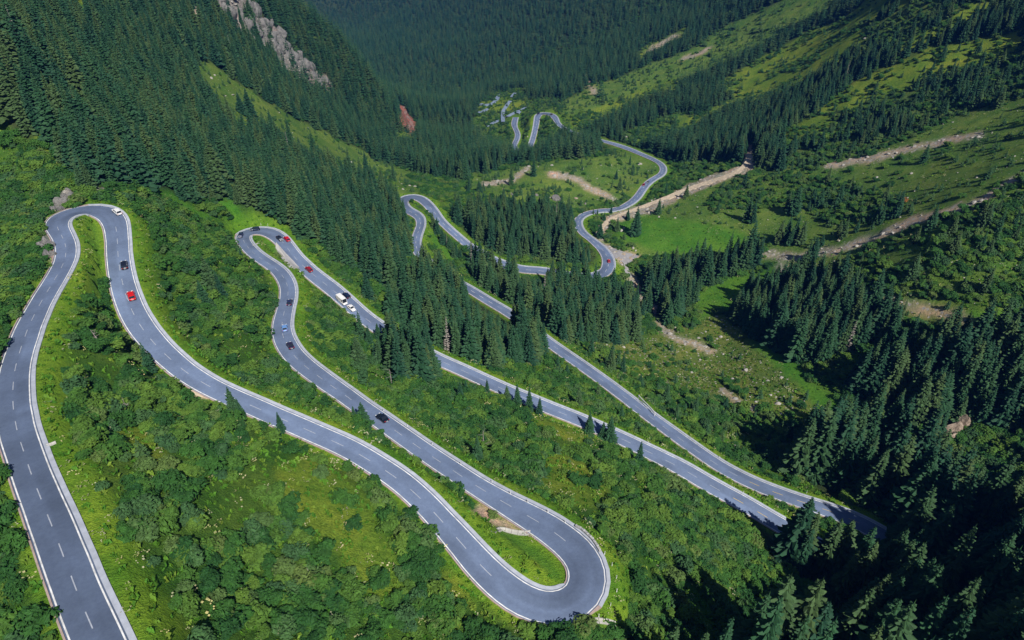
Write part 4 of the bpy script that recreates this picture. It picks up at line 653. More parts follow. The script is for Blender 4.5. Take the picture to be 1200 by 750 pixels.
def rdist_fast(x, y):
    """distance to the main road, its width there and whether the spot is uphill of it (cheap: bucketed)"""
    D = np.full(len(x), 99.0); I = np.zeros(len(x), int)
    k = np.isin(np.floor(x/16).astype(np.int64)*100003+np.floor(y/16).astype(np.int64), np.fromiter(okey, dtype=np.int64))
    for j in np.where(k)[0]: _, I[j], D[j] = kd.find((x[j], y[j], 0))
    sd = np.sign((x-RX[I])*RNRM[I, 0]+(y-RY[I])*RNRM[I, 1])*UPR[I] > 0
    return D, I, sd
APRON = [(694, 287), (703, 282), (720, 292), (738, 293), (752, 301), (746, 308), (728, 309), (716, 300)]
HID = [(452, 517, 376, 436), (603, 644, 366, 404), (488, 551, 283, 341), (455, 483, 222, 256), (504, 515, 236, 256), (551, 583, 285, 312), (592, 609, 300, 322), (638, 688, 312, 336), (688, 720, 319, 336),
       (654, 708, 146, 168), (598, 625, 164, 190), (1036, 1100, 560, 720), (906, 1050, 605, 720)]
_px, _py, _dd = project(np.stack([RX, RY, RZ], -1))
_vis = np.ones(NR, bool)
for a, b, c, d in HID: _vis &= ~((_px > a) & (_px < b) & (_py > c) & (_py < d))
_vis &= (_px > -30) & (_px < 1230) & (_py < 790)
VP = [np.stack(project(np.stack([RX+RNRM[:, 0]*o*RW/2, RY+RNRM[:, 1]*o*RW/2, RZ], -1)), -1)[_vis] for o in (-.7, 0, .7)]
VP = np.vstack(VP)
GRID = {}
for a, b, d in VP: GRID.setdefault((int(a//8), int(b//8)), []).append((a, b, d))
FARV = [(x, y, 2000) for x, y in ((618, 127), (610, 130), (600, 134), (590, 139), (577, 146), (569, 149), (590, 131), (594, 124), (597, 120), (603, 110), (561, 133), (573, 128), (564, 122), (577, 122), (585, 112), (589, 142), (595, 137), (568, 130), (582, 118), (571, 123), (593, 127), (583, 143), (565, 149), (606, 131),
       (745, 301), (735, 304), (725, 298), (714, 291), (705, 286), (736, 315), (652, 232), (648, 230), (656, 229), (338, 300), (331, 294), (345, 309), (580, 622), (600, 624), (699, 728), (710, 729),
       (760, 478), (755, 473), (1120, 505), (1130, 495), (1140, 480), (745, 335), (752, 345), (874, 185), (866, 202), (850, 208), (225, 460), (238, 464), (565, 590), (585, 603), (600, 614))]
for seg in (((603, 136), (609, 130.5), (618, 126.5)), ((608, 130.5), (594, 138), (586, 141), (569, 149)), ((590, 145), (590, 132), (597.5, 120), (603.5, 109.5)), ((560, 133.5), (573, 127.5)), ((563, 122.5), (578, 122), (585, 111))):
    for (x1, y1), (x2, y2) in zip(seg[:-1], seg[1:]):
        for k in range(13): FARV.append((x1+(x2-x1)*k/12, y1+(y2-y1)*k/12, 2000))
for a, b, d in FARV: GRID.setdefault((int(a//8), int(b//8)), []).append((a, b, d))
def covers(x, y, z, h, w):
    """does a plant of this height stand in front of a stretch of road that the photo shows?"""
    t = np.array([0.15, .3, .45, .6, .75, .9, 1.0]) if h > 4 else np.array([.5, 1.0])
    px, py, d = project(np.stack([np.full(len(t), x), np.full(len(t), y), z+h*t], -1))
    for a, b, dd, tt in zip(px, py, d, t):
        r = max(1.0, w*(1-tt)*F_PX/dd*.8) if h > 4 else w*F_PX/dd*.6
        ia, ib = int(a//8), int(b//8); q = int(r//8)+1
        for i in range(ia-q, ia+q+1):
            for j in range(ib-q, ib+q+1):
                for (vx, vy, vd) in GRID.get((i, j), ()):
                    if vd > dd-2 and abs(vx-a) < r+1 and abs(vy-b) < r+1.5: return True
    return False
spr = []; yng = []; bsh = []; hrb = []; stn = []
def nz(x, y, s, seed): return fbm(x/s, y/s, seed, 3)
def gather():
    for (y0, y1, s, sd_) in ((20, 420, 3.1, 1), (420, 760, 3.4, 2), (760, 1150, 4.6, 3), (1150, 2000, 6.5, 4), (2000, 3000, 9, 5)):
        x, y, z, px, py, d = candidates(y0, y1, s, sd_)
        c = classes(x, y, z, 3.0); D, I, upl = rdist_fast(x, y)
        g = np.random.default_rng(100+sd_); u = g.uniform(0, 1, len(x)); h = g.uniform(0, 1, len(x)); n = nz(x, y, 26, 55)
        hw_ = RW[I]/2
        dens = np.zeros(len(x)); area = s*s
        dens[c == FOREST] = np.clip(.062+n[c == FOREST]*.08, .02, .10)
        br = (c == FOREST) & (px > 830) & (py > 520); dens[br] *= .55
        if y0 >= 760: dens[c == FOREST] = np.clip(.9+n[c == FOREST]*.8, .35, 1)/area
        dens[c == THICKET] = np.clip(.010+n[c == THICKET]*.10, 0, .06); dens[c == MIXED] = np.clip(.004+n[c == MIXED]*.02, 0, .02)
        dens[c == SHRUB] = np.where(y[c == SHRUB] > 150, np.clip(-.0015+n[c == SHRUB]*.022, 0, .02), 0)
        dens[c == YELLOW] = .0012; dens[c == ROCK] = .012; gg = (c == GRASS) & (y > 380); dens[gg] = np.clip(.0005+n[gg]*.006, 0, .004); dens[(c == MEADOW)] = .0005
        gg = (c == YELLOW) & (y > 500); dens[gg] = np.clip(.003+n[gg]*.02, 0, .012)
        ok = (u < dens*area) & (D > hw_+np.where(upl, 5.5, 2.2)+h*1.5)
        sz = 9+14*h**.8
        sz[c == THICKET] = 7+9*h[c == THICKET]; sz[c == MIXED] = 6+9*h[c == MIXED]; sz[c == SHRUB] = 6+9*h[c == SHRUB]; sz[c == YELLOW] = 5+6*h[c == YELLOW]
        big = (c == FOREST) & (px > 430) & (px < 780) & (py > 220) & (py < 450); sz[big] = 13+10*h[big]
        big = (c == FOREST) & (px > 800) & (py > 380); sz[big] = 14+12*h[big]; big = (c == FOREST) & (px > 830) & (py > 520); sz[big] = 18+14*h[big]
        big = (c == FOREST) & (px > 480) & (py < 170); sz[big] = 11+8*h[big]
        for k in np.where(ok)[0]:
            for f_ in (1.0, .62, .4):
                if d[k] > 1200 or not covers(x[k], y[k], z[k], sz[k]*f_, .17*sz[k]*f_+.6):
                    spr.append((x[k], y[k], z[k], sz[k]*f_, px[k], py[k], d[k], c[k])); break
    for (y0, y1, s, sd_) in ((20, 420, 3.0, 11), (420, 800, 3.6, 12), (800, 1250, 5.0, 13)):
        x, y, z, px, py, d = candidates(y0, y1, s, sd_)
        c = classes(x, y, z, 3.0); D, I, upl = rdist_fast(x, y); area = s*s
        g = np.random.default_rng(200+sd_); u = g.uniform(0, 1, len(x)); h = g.uniform(0, 1, len(x)); n = nz(x, y, 18, 77)
        dens = np.zeros(len(x))
        for cc, b, a_, m in ((MEADOW, .009, .10, .045), (MIXED, .016, .06, .05), (BOULDERY, .006, .03, .02), (THICKET, .03, .08, .08), (YELLOW, .004, .03, .016), (GRASS, -.001, .006, .002)):
            w = c == cc; dens[w] = np.clip(b+n[w]*a_, 0, m)
        ok = (u < dens*area) & (D > RW[I]/2+np.where(upl, 4.5, 1.6))
        for k in np.where(ok)[0]: yng.append((x[k], y[k], z[k], 1.8+4.2*h[k]**1.6, px[k], py[k], d[k], c[k]))
    for (y0, y1, s, sd_) in ((10, 300, 1.65, 21), (300, 520, 2.4, 22), (520, 800, 3.4, 23), (800, 1250, 5.0, 24)):
        x, y, z, px, py, d = candidates(y0, y1, s, sd_)
        c = classes(x, y, z, 4.0); D, I, upl = rdist_fast(x, y); area = s*s
        g = np.random.default_rng(300+sd_); u = g.uniform(0, 1, len(x)); h = g.uniform(0, 1, len(x)); n = nz(x, y, 16, 88)+0.5*nz(x, y, 5, 89)
        dens = np.zeros(len(x))
        for cc, b, a_, m in ((SHRUB, .25, .95, .36), (MIXED, .12, .5, .24), (YELLOW, .03, .34, .16), (BOULDERY, .012, .10, .06), (MEADOW, .004, .05, .03), (THICKET, .08, .2, .14), (FOREST, .03, .1, .06)):
            w = c == cc; dens[w] = np.clip(b+n[w]*a_, 0, m)
        ok = (u < dens*area) & (D > RW[I]/2+np.where(upl, 4.2+2.4*h, 1.2+1.0*h))
        sc = .46+.72*h**1.6; sc[(c == SHRUB)] *= 1.12
        for k in np.where(ok)[0]:
            if not (D[k] < 14 and covers(x[k], y[k], z[k], 2.6*sc[k], 1.9*sc[k]) and h[k] > .08): bsh.append((x[k], y[k], z[k], sc[k], px[k], py[k], d[k], c[k]))
    for (y0, y1, s, sd_) in ((10, 260, 1.5, 31), (260, 480, 2.4, 32)):
        x, y, z, px, py, d = candidates(y0, y1, s, sd_)
        c = classes(x, y, z, 2.0); D, I, upl = rdist_fast(x, y); area = s*s
        g = np.random.default_rng(400+sd_); u = g.uniform(0, 1, len(x)); h = g.uniform(0, 1, len(x)); n = nz(x, y, 6, 99)
        ver = (D < RW[I]/2+5.0)
        dens = np.where(np.isin(c, (YELLOW, SHRUB, MIXED, BOULDERY)), .34+n*.6, np.where(np.isin(c, (MEADOW, GRASS)), .05+n*.25, 0))
        dens = np.where(ver & upl, .42, dens); dens = np.where(c == GRAVEL, 0, dens)
        ok = (u < dens*area) & (D > RW[I]/2+np.where(upl, 1.6, .8))
        for k in np.where(ok)[0]: hrb.append((x[k], y[k], z[k], .55+.75*h[k], px[k], py[k], d[k], c[k]))
    for (y0, y1, s, sd_) in ((40, 420, 2.6, 41), (420, 760, 3.6, 42)):
        x, y, z, px, py, d = candidates(y0, y1, s, sd_)
        c = classes(x, y, z, 1.0); D, I, upl = rdist_fast(x, y); area = s*s
        g = np.random.default_rng(500+sd_); u = g.uniform(0, 1, len(x)); h = g.uniform(0, 1, len(x)); n = nz(x, y, 14, 111)
        dens = np.zeros(len(x))
        for cc, b, a_, m in ((GRAVEL, .06, .2, .12), (ROCK, .07, .1, .12), (BOULDERY, .016, .10, .06), (MEADOW, .003, .03, .02), (MIXED, .003, .02, .012), (THICKET, .001, .01, .006), (GRASS, -.001, .004, .001)):
            w = c == cc; dens[w] = np.clip(b+n[w]*a_, 0, m)
        ok = (u < dens*area) & (D > RW[I]/2+2.5)
        for k in np.where(ok)[0]: stn.append((x[k], y[k], z[k], .35+1.25*h[k]**4, px[k], py[k], d[k], c[k]))
gather()
HAND = [(250, 347, 15), (261, 352, 11), (240, 356, 9), (330, 505, 6), (560, 540, 9), (540, 470, 8), (700, 470, 9), (780, 470, 10), (553, 311, 17), (558, 315, 20), (563, 319, 22), (570, 323, 23), (577, 326, 21), (586, 330, 19), (596, 333, 22), (603, 334, 20), (645, 336, 15), (655, 339, 14), (668, 342, 16), (680, 344, 13), (692, 346, 14),
        (606, 393, 18), (612, 399, 20), (620, 404, 19), (628, 410, 20), (636, 416, 17), (602, 389, 16), (458, 406, 16), (466, 416, 18), (475, 423, 16), (484, 429, 18), (492, 435, 16), (500, 441, 17), (509, 446, 15), (470, 432, 15), (455, 419, 13),
        (496, 313, 14), (505, 325, 15), (513, 333, 14), (522, 340, 15), (532, 346, 13), (541, 351, 13), (466, 253, 14), (474, 260, 15), (481, 291, 14), (476, 302, 15), (508, 268, 12), (513, 276, 13), (519, 286, 12), (662, 167, 13), (670, 169, 14), (678, 171, 13), (686, 172, 12), (694, 174, 12),
        (177, 435, 9), (276, 487, 9), (283, 489, 6), (427, 501, 9), (417, 499, 7), (424, 399, 13), (444, 399, 8), (434, 408, 10), (926, 655, 25), (936, 662, 22), (1001, 690, 22), (1012, 700, 25), (988, 698, 18),
        (594, 472, 8), (606, 476, 10), (620, 482, 11), (632, 486, 8), (571, 462, 7), (690, 506, 9), (714, 516, 11), (748, 545, 10), (706, 512, 7), (653, 432, 8), (664, 440, 6), (875, 312, 30), (868, 316, 22), (858, 322, 15), (847, 326, 12),
        (912, 284, 15), (921, 281, 16), (930, 283, 17), (938, 285, 15), (925, 287, 13), (952, 303, 14), (946, 305, 11), (988, 279, 13), (982, 276, 10), (1003, 272, 9), (962, 288, 8), (708, 258, 7), (700, 252, 6), (716, 250, 6), (723, 271, 11), (703, 278, 12), (695, 251, 5),
        (1140, 486, 27), (1060, 640, 26), (1075, 668, 28), (1045, 690, 26), (1030, 712, 27), (738, 193, 10), (726, 222, 12), (722, 210, 9)]
for hx, hy, hh in HAND:
    q_ = at(hx, hy); spr.append((q_.x, q_.y, q_.z, hh, hx, hy, -sp*q_.z+cp*q_.y, 99))
spr, yng, bsh, hrb, stn = [np.array(a) for a in (spr, yng, bsh, hrb, stn)]

# places that stand out in the photo, to tell plants apart by
LAND = [(137, 248, 'the white hairpin car'), (146, 311, 'the upper black car'), (155, 350, 'the bright red car'), (213, 430, 'the broad upper curve'), (290, 475, 'the tree beside the curve'),
        (75, 238, 'the grey stone slope'), (105, 300, 'the upper hairpin lawn'), (40, 420, 'the narrow upper bend'), (60, 560, 'the wide upper road'), (140, 700, 'the wide road end'),
        (299, 269, 'the dark hairpin estate'), (310, 288, 'the middle hairpin lawn'), (364, 319, 'the dark red car'), (339, 356, 'the pale-bonnet car'), (334, 386, 'the light blue car'), (341, 408, 'the purple black car'),
        (404, 352, 'the white camper van'), (447, 491, 'the straight-road black car'), (330, 600, 'the yellowish clearing'), (250, 560, 'the bushy upper slope'), (220, 680, 'the bushes under the road'),
        (520, 640, 'the outer road edge'), (440, 690, 'the lower yellow clearing'), (610, 650, 'the lowest hairpin lawn'), (690, 632, 'the low stone wall'), (705, 727, 'the lower concrete drain'), (590, 720, 'the lowest hairpin curve'),
        (560, 530, 'the long straight road'), (680, 560, 'the straight-side clearing'), (530, 430, 'the spruce-edge road bend'), (650, 480, 'the fourth road leg'), (780, 545, 'the paired lower roads'), (720, 600, 'the slope beyond the wall'),
        (880, 598, 'the yellow road dashes'), (1000, 610, 'the shaded last bend'), (756, 478, 'the white railing'), (690, 432, 'the fifth road leg'), (575, 352, 'the short road stretch'), (650, 395, 'the road gap in spruces'), (480, 400, 'the spruce-covered road stretch'), (540, 400, 'the middle spruce wood'),
        (488, 265, 'the narrow wooded hairpin'), (535, 275, 'the dipping wood road'), (625, 316, 'the walled wood bend'), (714, 307, 'the red valley car'), (735, 300, 'the gravel parking place'),
        (652, 232, 'the big grey boulder'), (690, 205, 'the washed meadow'), (755, 217, 'the maroon valley car'), (870, 195, 'the brown gravel track'), (800, 265, 'the bright track lawn'),
        (745, 345, 'the stony stream bed'), (800, 400, 'the white stream stones'), (850, 420, 'the bouldery pasture'), (860, 345, 'the lawn between stands'), (910, 380, 'the tall stream-side stand'),
        (930, 270, 'the pasture spruce clump'), (940, 300, 'the pasture wash'), (1050, 355, 'the lower wash'), (1130, 240, 'the upper wash'), (1060, 235, 'the rusty orange shrub'), (1000, 210, 'the upper pasture'),
        (960, 480, 'the stream fork'), (1040, 440, 'the dark streamside wood'), (1130, 430, 'the dark wood edge'), (1110, 510, 'the pale rock outcrop'), (980, 560, 'the spruces past the bend'), (920, 660, 'the shaded hollow'), (830, 660, 'the hollow rim'),
        (1020, 690, 'the bend-front spruces'), (960, 730, 'the lowest dark spruces'), (1080, 640, 'the bend-end spruces'), (1110, 720, 'the corner spruces'), (1150, 590, 'the sunlit thicket'), (1180, 670, 'the frame-edge thicket'), (780, 720, 'the lowest spruce shadow'),
        (300, 20, 'the grey cliffs'), (300, 120, 'the steep grass strip'), (110, 200, 'the upper forest edge'), (250, 240, 'the middle forest edge'), (400, 280, 'the big slope forest'),
        (640, 140, 'the far hairpin'), (475, 145, 'the red earth scar'), (960, 130, 'the bright far band'), (1100, 120, 'the far scrub slope'), (1180, 330, 'the wash-side wood')]
ORD = ['first', 'second', 'third', 'fourth', 'fifth', 'sixth', 'seventh', 'eighth', 'ninth', 'tenth', 'eleventh', 'twelfth', 'thirteenth', 'fourteenth', 'fifteenth', 'sixteenth', 'seventeenth', 'eighteenth', 'nineteenth', 'twentieth']
ORD += ['twenty-'+o for o in ORD[:9]]+['thirtieth']+['thirty-'+o for o in ORD[:9]]+['fortieth']+['forty-'+o for o in ORD[:9]]+['fiftieth']
LXY = np.array([(a, b) for a, b, _ in LAND], float)
def name_by_landmark(px, py, what):
    """labels such as «tall dark spruce, third out from the bright red car»"""
    D2 = (LXY[None, :, 0]-np.array(px)[:, None])**2+((LXY[None, :, 1]-np.array(py)[:, None])*1.3)**2
    o2 = np.argsort(D2, 1)[:, :2]; out = [None]*len(px)
    for A_, B_ in set(map(tuple, o2)):
        for wd in set(what):
            ids = sorted([i for i in range(len(px)) if tuple(o2[i]) == (A_, B_) and what[i] == wd], key=lambda i: D2[i, A_])
            for k, i in enumerate(ids):
                out[i] = f"{wd}, {ORD[min(k, 49)]} from {LAND[A_][2]} towards {LAND[B_][2]}" if len(ids) > 1 else f"{wd} between {LAND[A_][2]} and {LAND[B_][2]}"
    return out

def scatter(name, pts, variants, protos_, mat=None, kind='stuff', tilt=0.0, sxy=None):
    """one object that sets the given plants on many points (instances share the geometry of plants that stand in the scene)"""
    n = len(pts); me = bpy.data.meshes.new(name); me.vertices.add(n)
    me.vertices.foreach_set('co', pts[:, :3].astype(np.float32).ravel())
    g = np.random.default_rng(n)
    a = me.attributes.new('variant', 'INT', 'POINT'); a.data.foreach_set('value', variants.astype(np.int32))
    a = me.attributes.new('turn', 'FLOAT_VECTOR', 'POINT'); a.data.foreach_set('vector', np.stack([g.normal(0, tilt, n), g.normal(0, tilt, n), g.uniform(0, 6.283, n)], -1).astype(np.float32).ravel())
    k = pts[:, 3]; w = k*g.uniform(.9, 1.5, n)
    a = me.attributes.new('size', 'FLOAT_VECTOR', 'POINT'); a.data.foreach_set('vector', np.stack([w, w, k], -1).astype(np.float32).ravel())
    o = bpy.data.objects.new(name, me); COL.objects.link(o); tag(o, kind=kind)
    ng = bpy.data.node_groups.new(name, 'GeometryNodeTree'); N = ng.nodes; Lk = ng.links
    ng.interface.new_socket('Geometry', in_out='INPUT', socket_type='NodeSocketGeometry'); ng.interface.new_socket('Geometry', in_out='OUTPUT', socket_type='NodeSocketGeometry')
    gi = N.new('NodeGroupInput'); go = N.new('NodeGroupOutput'); ip = N.new('GeometryNodeInstanceOnPoints')
    jn = N.new('GeometryNodeJoinGeometry')
    for pieces in reversed(protos_):
        gt = N.new('GeometryNodeGeometryToInstance'); srcs = []
        for ob in pieces:
            oi = N.new('GeometryNodeObjectInfo'); oi.inputs['Object'].default_value = ob; oi.transform_space = 'ORIGINAL'; srcs.append(oi.outputs['Geometry'])
        if len(srcs) > 1:
            j2 = N.new('GeometryNodeJoinGeometry')
            for s in srcs: Lk.new(s, j2.inputs[0])
            Lk.new(j2.outputs[0], gt.inputs[0])
        else: Lk.new(srcs[0], gt.inputs[0])
        Lk.new(gt.outputs[0], jn.inputs[0])
    def att(nm, ty):
        q = N.new('GeometryNodeInputNamedAttribute'); q.data_type = ty; q.inputs['Name'].default_value = nm; return q.outputs['Attribute']
    Lk.new(gi.outputs[0], ip.inputs['Points']); Lk.new(jn.outputs[0], ip.inputs['Instance']); ip.inputs['Pick Instance'].default_value = True
    Lk.new(att('variant', 'INT'), ip.inputs['Instance Index'])
    er = N.new('FunctionNodeEulerToRotation'); Lk.new(att('turn', 'FLOAT_VECTOR'), er.inputs[0]); Lk.new(er.outputs[0], ip.inputs['Rotation'])
    Lk.new(att('size', 'FLOAT_VECTOR'), ip.inputs['Scale']); Lk.new(ip.outputs[0], go.inputs[0])
    md = o.modifiers.new('plants', 'NODES'); md.node_group = ng
    return o
def pick_largest(P, unit, n, minpx=4):
    """indices of the n that show largest in the photo"""
    on = (P[:, 4] > 0) & (P[:, 4] < 1200) & (P[:, 5] > 12) & (P[:, 5] < 775)
    k = np.where(on)[0]
    k = k[visible(P[k, 0], P[k, 1], P[k, 2], P[k, 3]*unit*.7)]
    s = P[k, 3]*unit/P[k, 6]
    return k[np.argsort(-s)[:n]]

# ---- spruces
base_h = 22.0
SPR = []
for i, (r, wh, nb) in enumerate(((3.9, 34, 13), (3.3, 32, 12), (4.4, 33, 14), (3.5, 30, 12), (3.0, 31, 11))):
    SPR.append((spruce_parts(40+i, base_h, r, wh, nb), trunk_mesh(base_h, .32)))
SPRM = []
for c, t in SPR:
    a = bpy.data.meshes.new('crown'); a.from_pydata(c.v, [], c.f); a.materials.append(M['spruce']); a.update()
    b = bpy.data.meshes.new('trunk'); b.from_pydata(t.v, [], t.f); b.materials.append(M['bark']); b.update()
    SPRM.append((a, b))
hand = np.where(spr[:, 7] == 99)[0]; sel = pick_largest(spr, 1.0, 300); sel = np.r_[hand, sel[~np.isin(sel, hand)]][:300]
hs = spr[sel, 3]
words = ['towering dark spruce' if h > 25 else 'tall dark spruce' if h > 20 else 'mid-sized dark spruce' if h > 14 else 'short dark spruce' for h in hs]
labs = name_by_landmark(spr[sel, 4], spr[sel, 5], words)
spr_first = {}
for k, i in enumerate(sel):
    x, y, z, h = spr[i, :4]; v = k % 5
    r = empty('spruce_tree', (x, y, z-.2), rnd.uniform(0, 6.28)); w = h/base_h*rnd.uniform(1.1, 1.5); r.scale = (w, w, h/base_h)
    tag(r, labs[k], 'spruce tree', 'tall spruces on the slopes around the road')
    pcs = []
    for nm, m_ in zip(('crown', 'trunk'), SPRM[v]):
        o = bpy.data.objects.new(nm, m_); COL.objects.link(o); o.parent = r; pcs.append(o)
    spr_first.setdefault(v, pcs)
# a few dead grey spruces stand in the wood
dc = spruce_parts(77, base_h, 2.4, 15, 5, .8, 1); dead = []
ds_ = empty('dead_spruce', at(232, 160), 0); ds_.scale = (.8, .8, .8); tag(ds_, 'bare grey dead spruce standing in the slope forest', 'spruce tree')
dead = [dc.build('bare_crown', M['deadwood'], ds_), trunk_mesh(base_h, .25).build('trunk', M['deadwood'], ds_)]
rest = np.setdiff1d(np.arange(len(spr)), sel)
P = spr[rest].copy(); P[:, 2] -= .2; P[:, 3] /= base_h
nearm = P[:, 6] < 620
vi = rng.integers(0, 5, nearm.sum()); vi[rng.uniform(0, 1, len(vi)) < .004] = 5
scatter('spruce_forest', P[nearm], vi, [spr_first[v] for v in range(5)]+[dead], tilt=.025)
# two simpler far trees stand at the back of the wood and lend their shape to the far forest
farI = np.where(~nearm)[0]
lo = []
for v in range(3):
    c = spruce_parts(90+v, base_h, (3.6, 4.2, 3.1)[v], 13, 7, 1.1, 1)
    o = c.build('distant_spruce', M['spruce']); i = farI[v*7]; o.location = P[i, :3]; o.scale = (P[i, 3],)*3
    tag(o, ('narrow', 'broad', 'slender')[v]+' far spruce at the rim of the distant forest', 'spruce tree', 'far spruces'); lo.append([o])
keep = np.setdiff1d(farI, [farI[v*7] for v in range(3)])
scatter('distant_spruce_forest', P[keep], rng.integers(0, 3, len(keep)), lo, tilt=.02)

# ---- young spruces on the pastures
YB = 5.0; YM = []
for i in range(3):
    c = spruce_parts(140+i, YB, (1.35, 1.6, 1.2)[i], 11, 8, 1.05, 2)
    a = bpy.data.meshes.new('young_spruce'); a.from_pydata(c.v, [], c.f); a.materials.append(M['young']); a.update(); YM.append(a)
sel = pick_largest(yng, 1.0, 220)
labs = name_by_landmark(yng[sel, 4], yng[sel, 5], ['young spruce' if h > 4.3 else 'knee-high young spruce' if h < 2.2 else 'small young spruce' for h in yng[sel, 3]])
yf = {}
for k, i in enumerate(sel):
    o = bpy.data.objects.new('young_spruce', YM[k % 3]); COL.objects.link(o); yf.setdefault(k % 3, [o])
    o.location = yng[i, :3]; s = yng[i, 3]/YB; o.scale = (s*1.15, s*1.15, s); o.rotation_euler = (0, 0, rnd.uniform(0, 6.28))
    tag(o, labs[k], 'young spruce', 'young spruces scattered over the pastures')
P = yng[np.setdiff1d(np.arange(len(yng)), sel)].copy(); P[:, 3] /= YB
scatter('young_spruce_growth', P, rng.integers(0, 3, len(P)), [yf[v] for v in range(3)], tilt=.03)

# ---- alder bushes
BM = []
for i in range(5):
    c = bush_mesh(200+i, 2.1, (2.4, 2.9, 2.1, 2.6, 3.4)[i], 430, .30, (9, 11, 8, 12, 10)[i])
    a = bpy.data.meshes.new('alder_bush'); a.from_pydata(c.v, [], c.f); a.materials.append(M['willow' if i == 3 else 'alder']); a.update(); BM.append(a)
sel = pick_largest(bsh, 2.5, 300)
labs = name_by_landmark(bsh[sel, 4], bsh[sel, 5], ['large leafy alder bush' if h > 1.15 else 'leafy alder bush' for h in bsh[sel, 3]])
bf = {}
for k, i in enumerate(sel):
    o = bpy.data.objects.new('alder_bush', BM[k % 5]); COL.objects.link(o); bf.setdefault(k % 5, [o])
    o.location = bsh[i, :3]-np.array([0, 0, .25]); s = bsh[i, 3]; o.scale = (s, s, s*rnd.uniform(.85, 1.2)); o.rotation_euler = (0, 0, rnd.uniform(0, 6.28))
    tag(o, labs[k], 'bush', 'green alder bushes on the slopes between the road legs')
P = bsh[np.setdiff1d(np.arange(len(bsh)), sel)].copy(); P[:, 2] -= .25
scatter('alder_scrub', P, rng.integers(0, 5, len(P)), [bf[v] for v in range(5)], tilt=.08)

# ---- herbs and flowers of the verges and clearings
hv = (rng.uniform(0, 1, len(hrb)) < .16).astype(int)*2 + rng.integers(0, 2, len(hrb))
hv = np.minimum(hv, 2)
tf = []
for v in range(3):
    i = v*50
    o = tuft_mesh(300+v, v == 2).build('herb_tuft', M['flower' if v == 2 else 'herb']); o.location = hrb[i, :3]; tag(o, kind='stuff'); tf.append([o])
scatter('meadow_herbs', hrb[3:], hv[3:], tf, tilt=.15)
# ---- stones
SM = []
for i in range(5):
    c = stone_mesh(400+i, (.6, .8, .5, .7, .65)[i]); a = bpy.data.meshes.new('boulder'); a.from_pydata(c.v, [], c.f); a.materials.append(M['stone']); a.update(); SM.append(a)
sel = pick_largest(stn, 1.0, 90)
labs = name_by_landmark(stn[sel, 4], stn[sel, 5], ['pale grey boulder' if h > 1 else 'small pale grey boulder' for h in stn[sel, 3]])
sf = {}
for k, i in enumerate(sel):
    o = bpy.data.objects.new('boulder', SM[k % 5]); COL.objects.link(o); sf.setdefault(k % 5, [o])
    o.location = stn[i, :3]; s = stn[i, 3]; o.scale = (s, s*rnd.uniform(.7, 1.2), s*rnd.uniform(.8, 1.3)); o.rotation_euler = (rnd.uniform(-.2, .2), rnd.uniform(-.2, .2), rnd.uniform(0, 6.28))
    tag(o, labs[k], 'boulder', 'loose boulders on the stony slopes')
P = stn[np.setdiff1d(np.arange(len(stn)), sel)]
scatter('scree', P, rng.integers(0, 5, len(P)), [sf[v] for v in range(5)], tilt=.25)
print('COUNTS spruce', len(spr), 'young', len(yng), 'bush', len(bsh), 'herb', len(hrb), 'stone', len(stn))
HAZE = 0.0001
# ------------------------------------------------------------------ cars
def paint(name, c, metal=0.1): return plain(name, c, 0.28, 0.5, metal)
M['glass'] = plain('car_glass', (0.015, 0.02, 0.03), 0.08, 0.6)
M['tyre'] = plain('tyre_rubber', (0.02, 0.02, 0.02), 0.9, 0.2)
M['rim'] = plain('alloy', (0.45, 0.46, 0.48), 0.35, 0.5, 0.8)
M['lamp'] = plain('headlight_glass', (0.8, 0.82, 0.85), 0.15, 0.6)
M['rlamp'] = plain('tail_light_red', (0.45, 0.02, 0.02), 0.2, 0.6)
M['trim'] = plain('black_trim', (0.03, 0.03, 0.035), 0.6, 0.3)
M['plate'] = plain('number_plate', (0.75, 0.75, 0.72), 0.5, 0.3)
def road_pose(px, py):
    r = ray(px, py); best = None
    for d in np.arange(60, 1200, 0.5):
        p = r*d
        _, i, dd = kd.find((p[0], p[1], 0))
        if dd < 9 and p[2] <= RZ[i]: best = (p, i); break
    return best
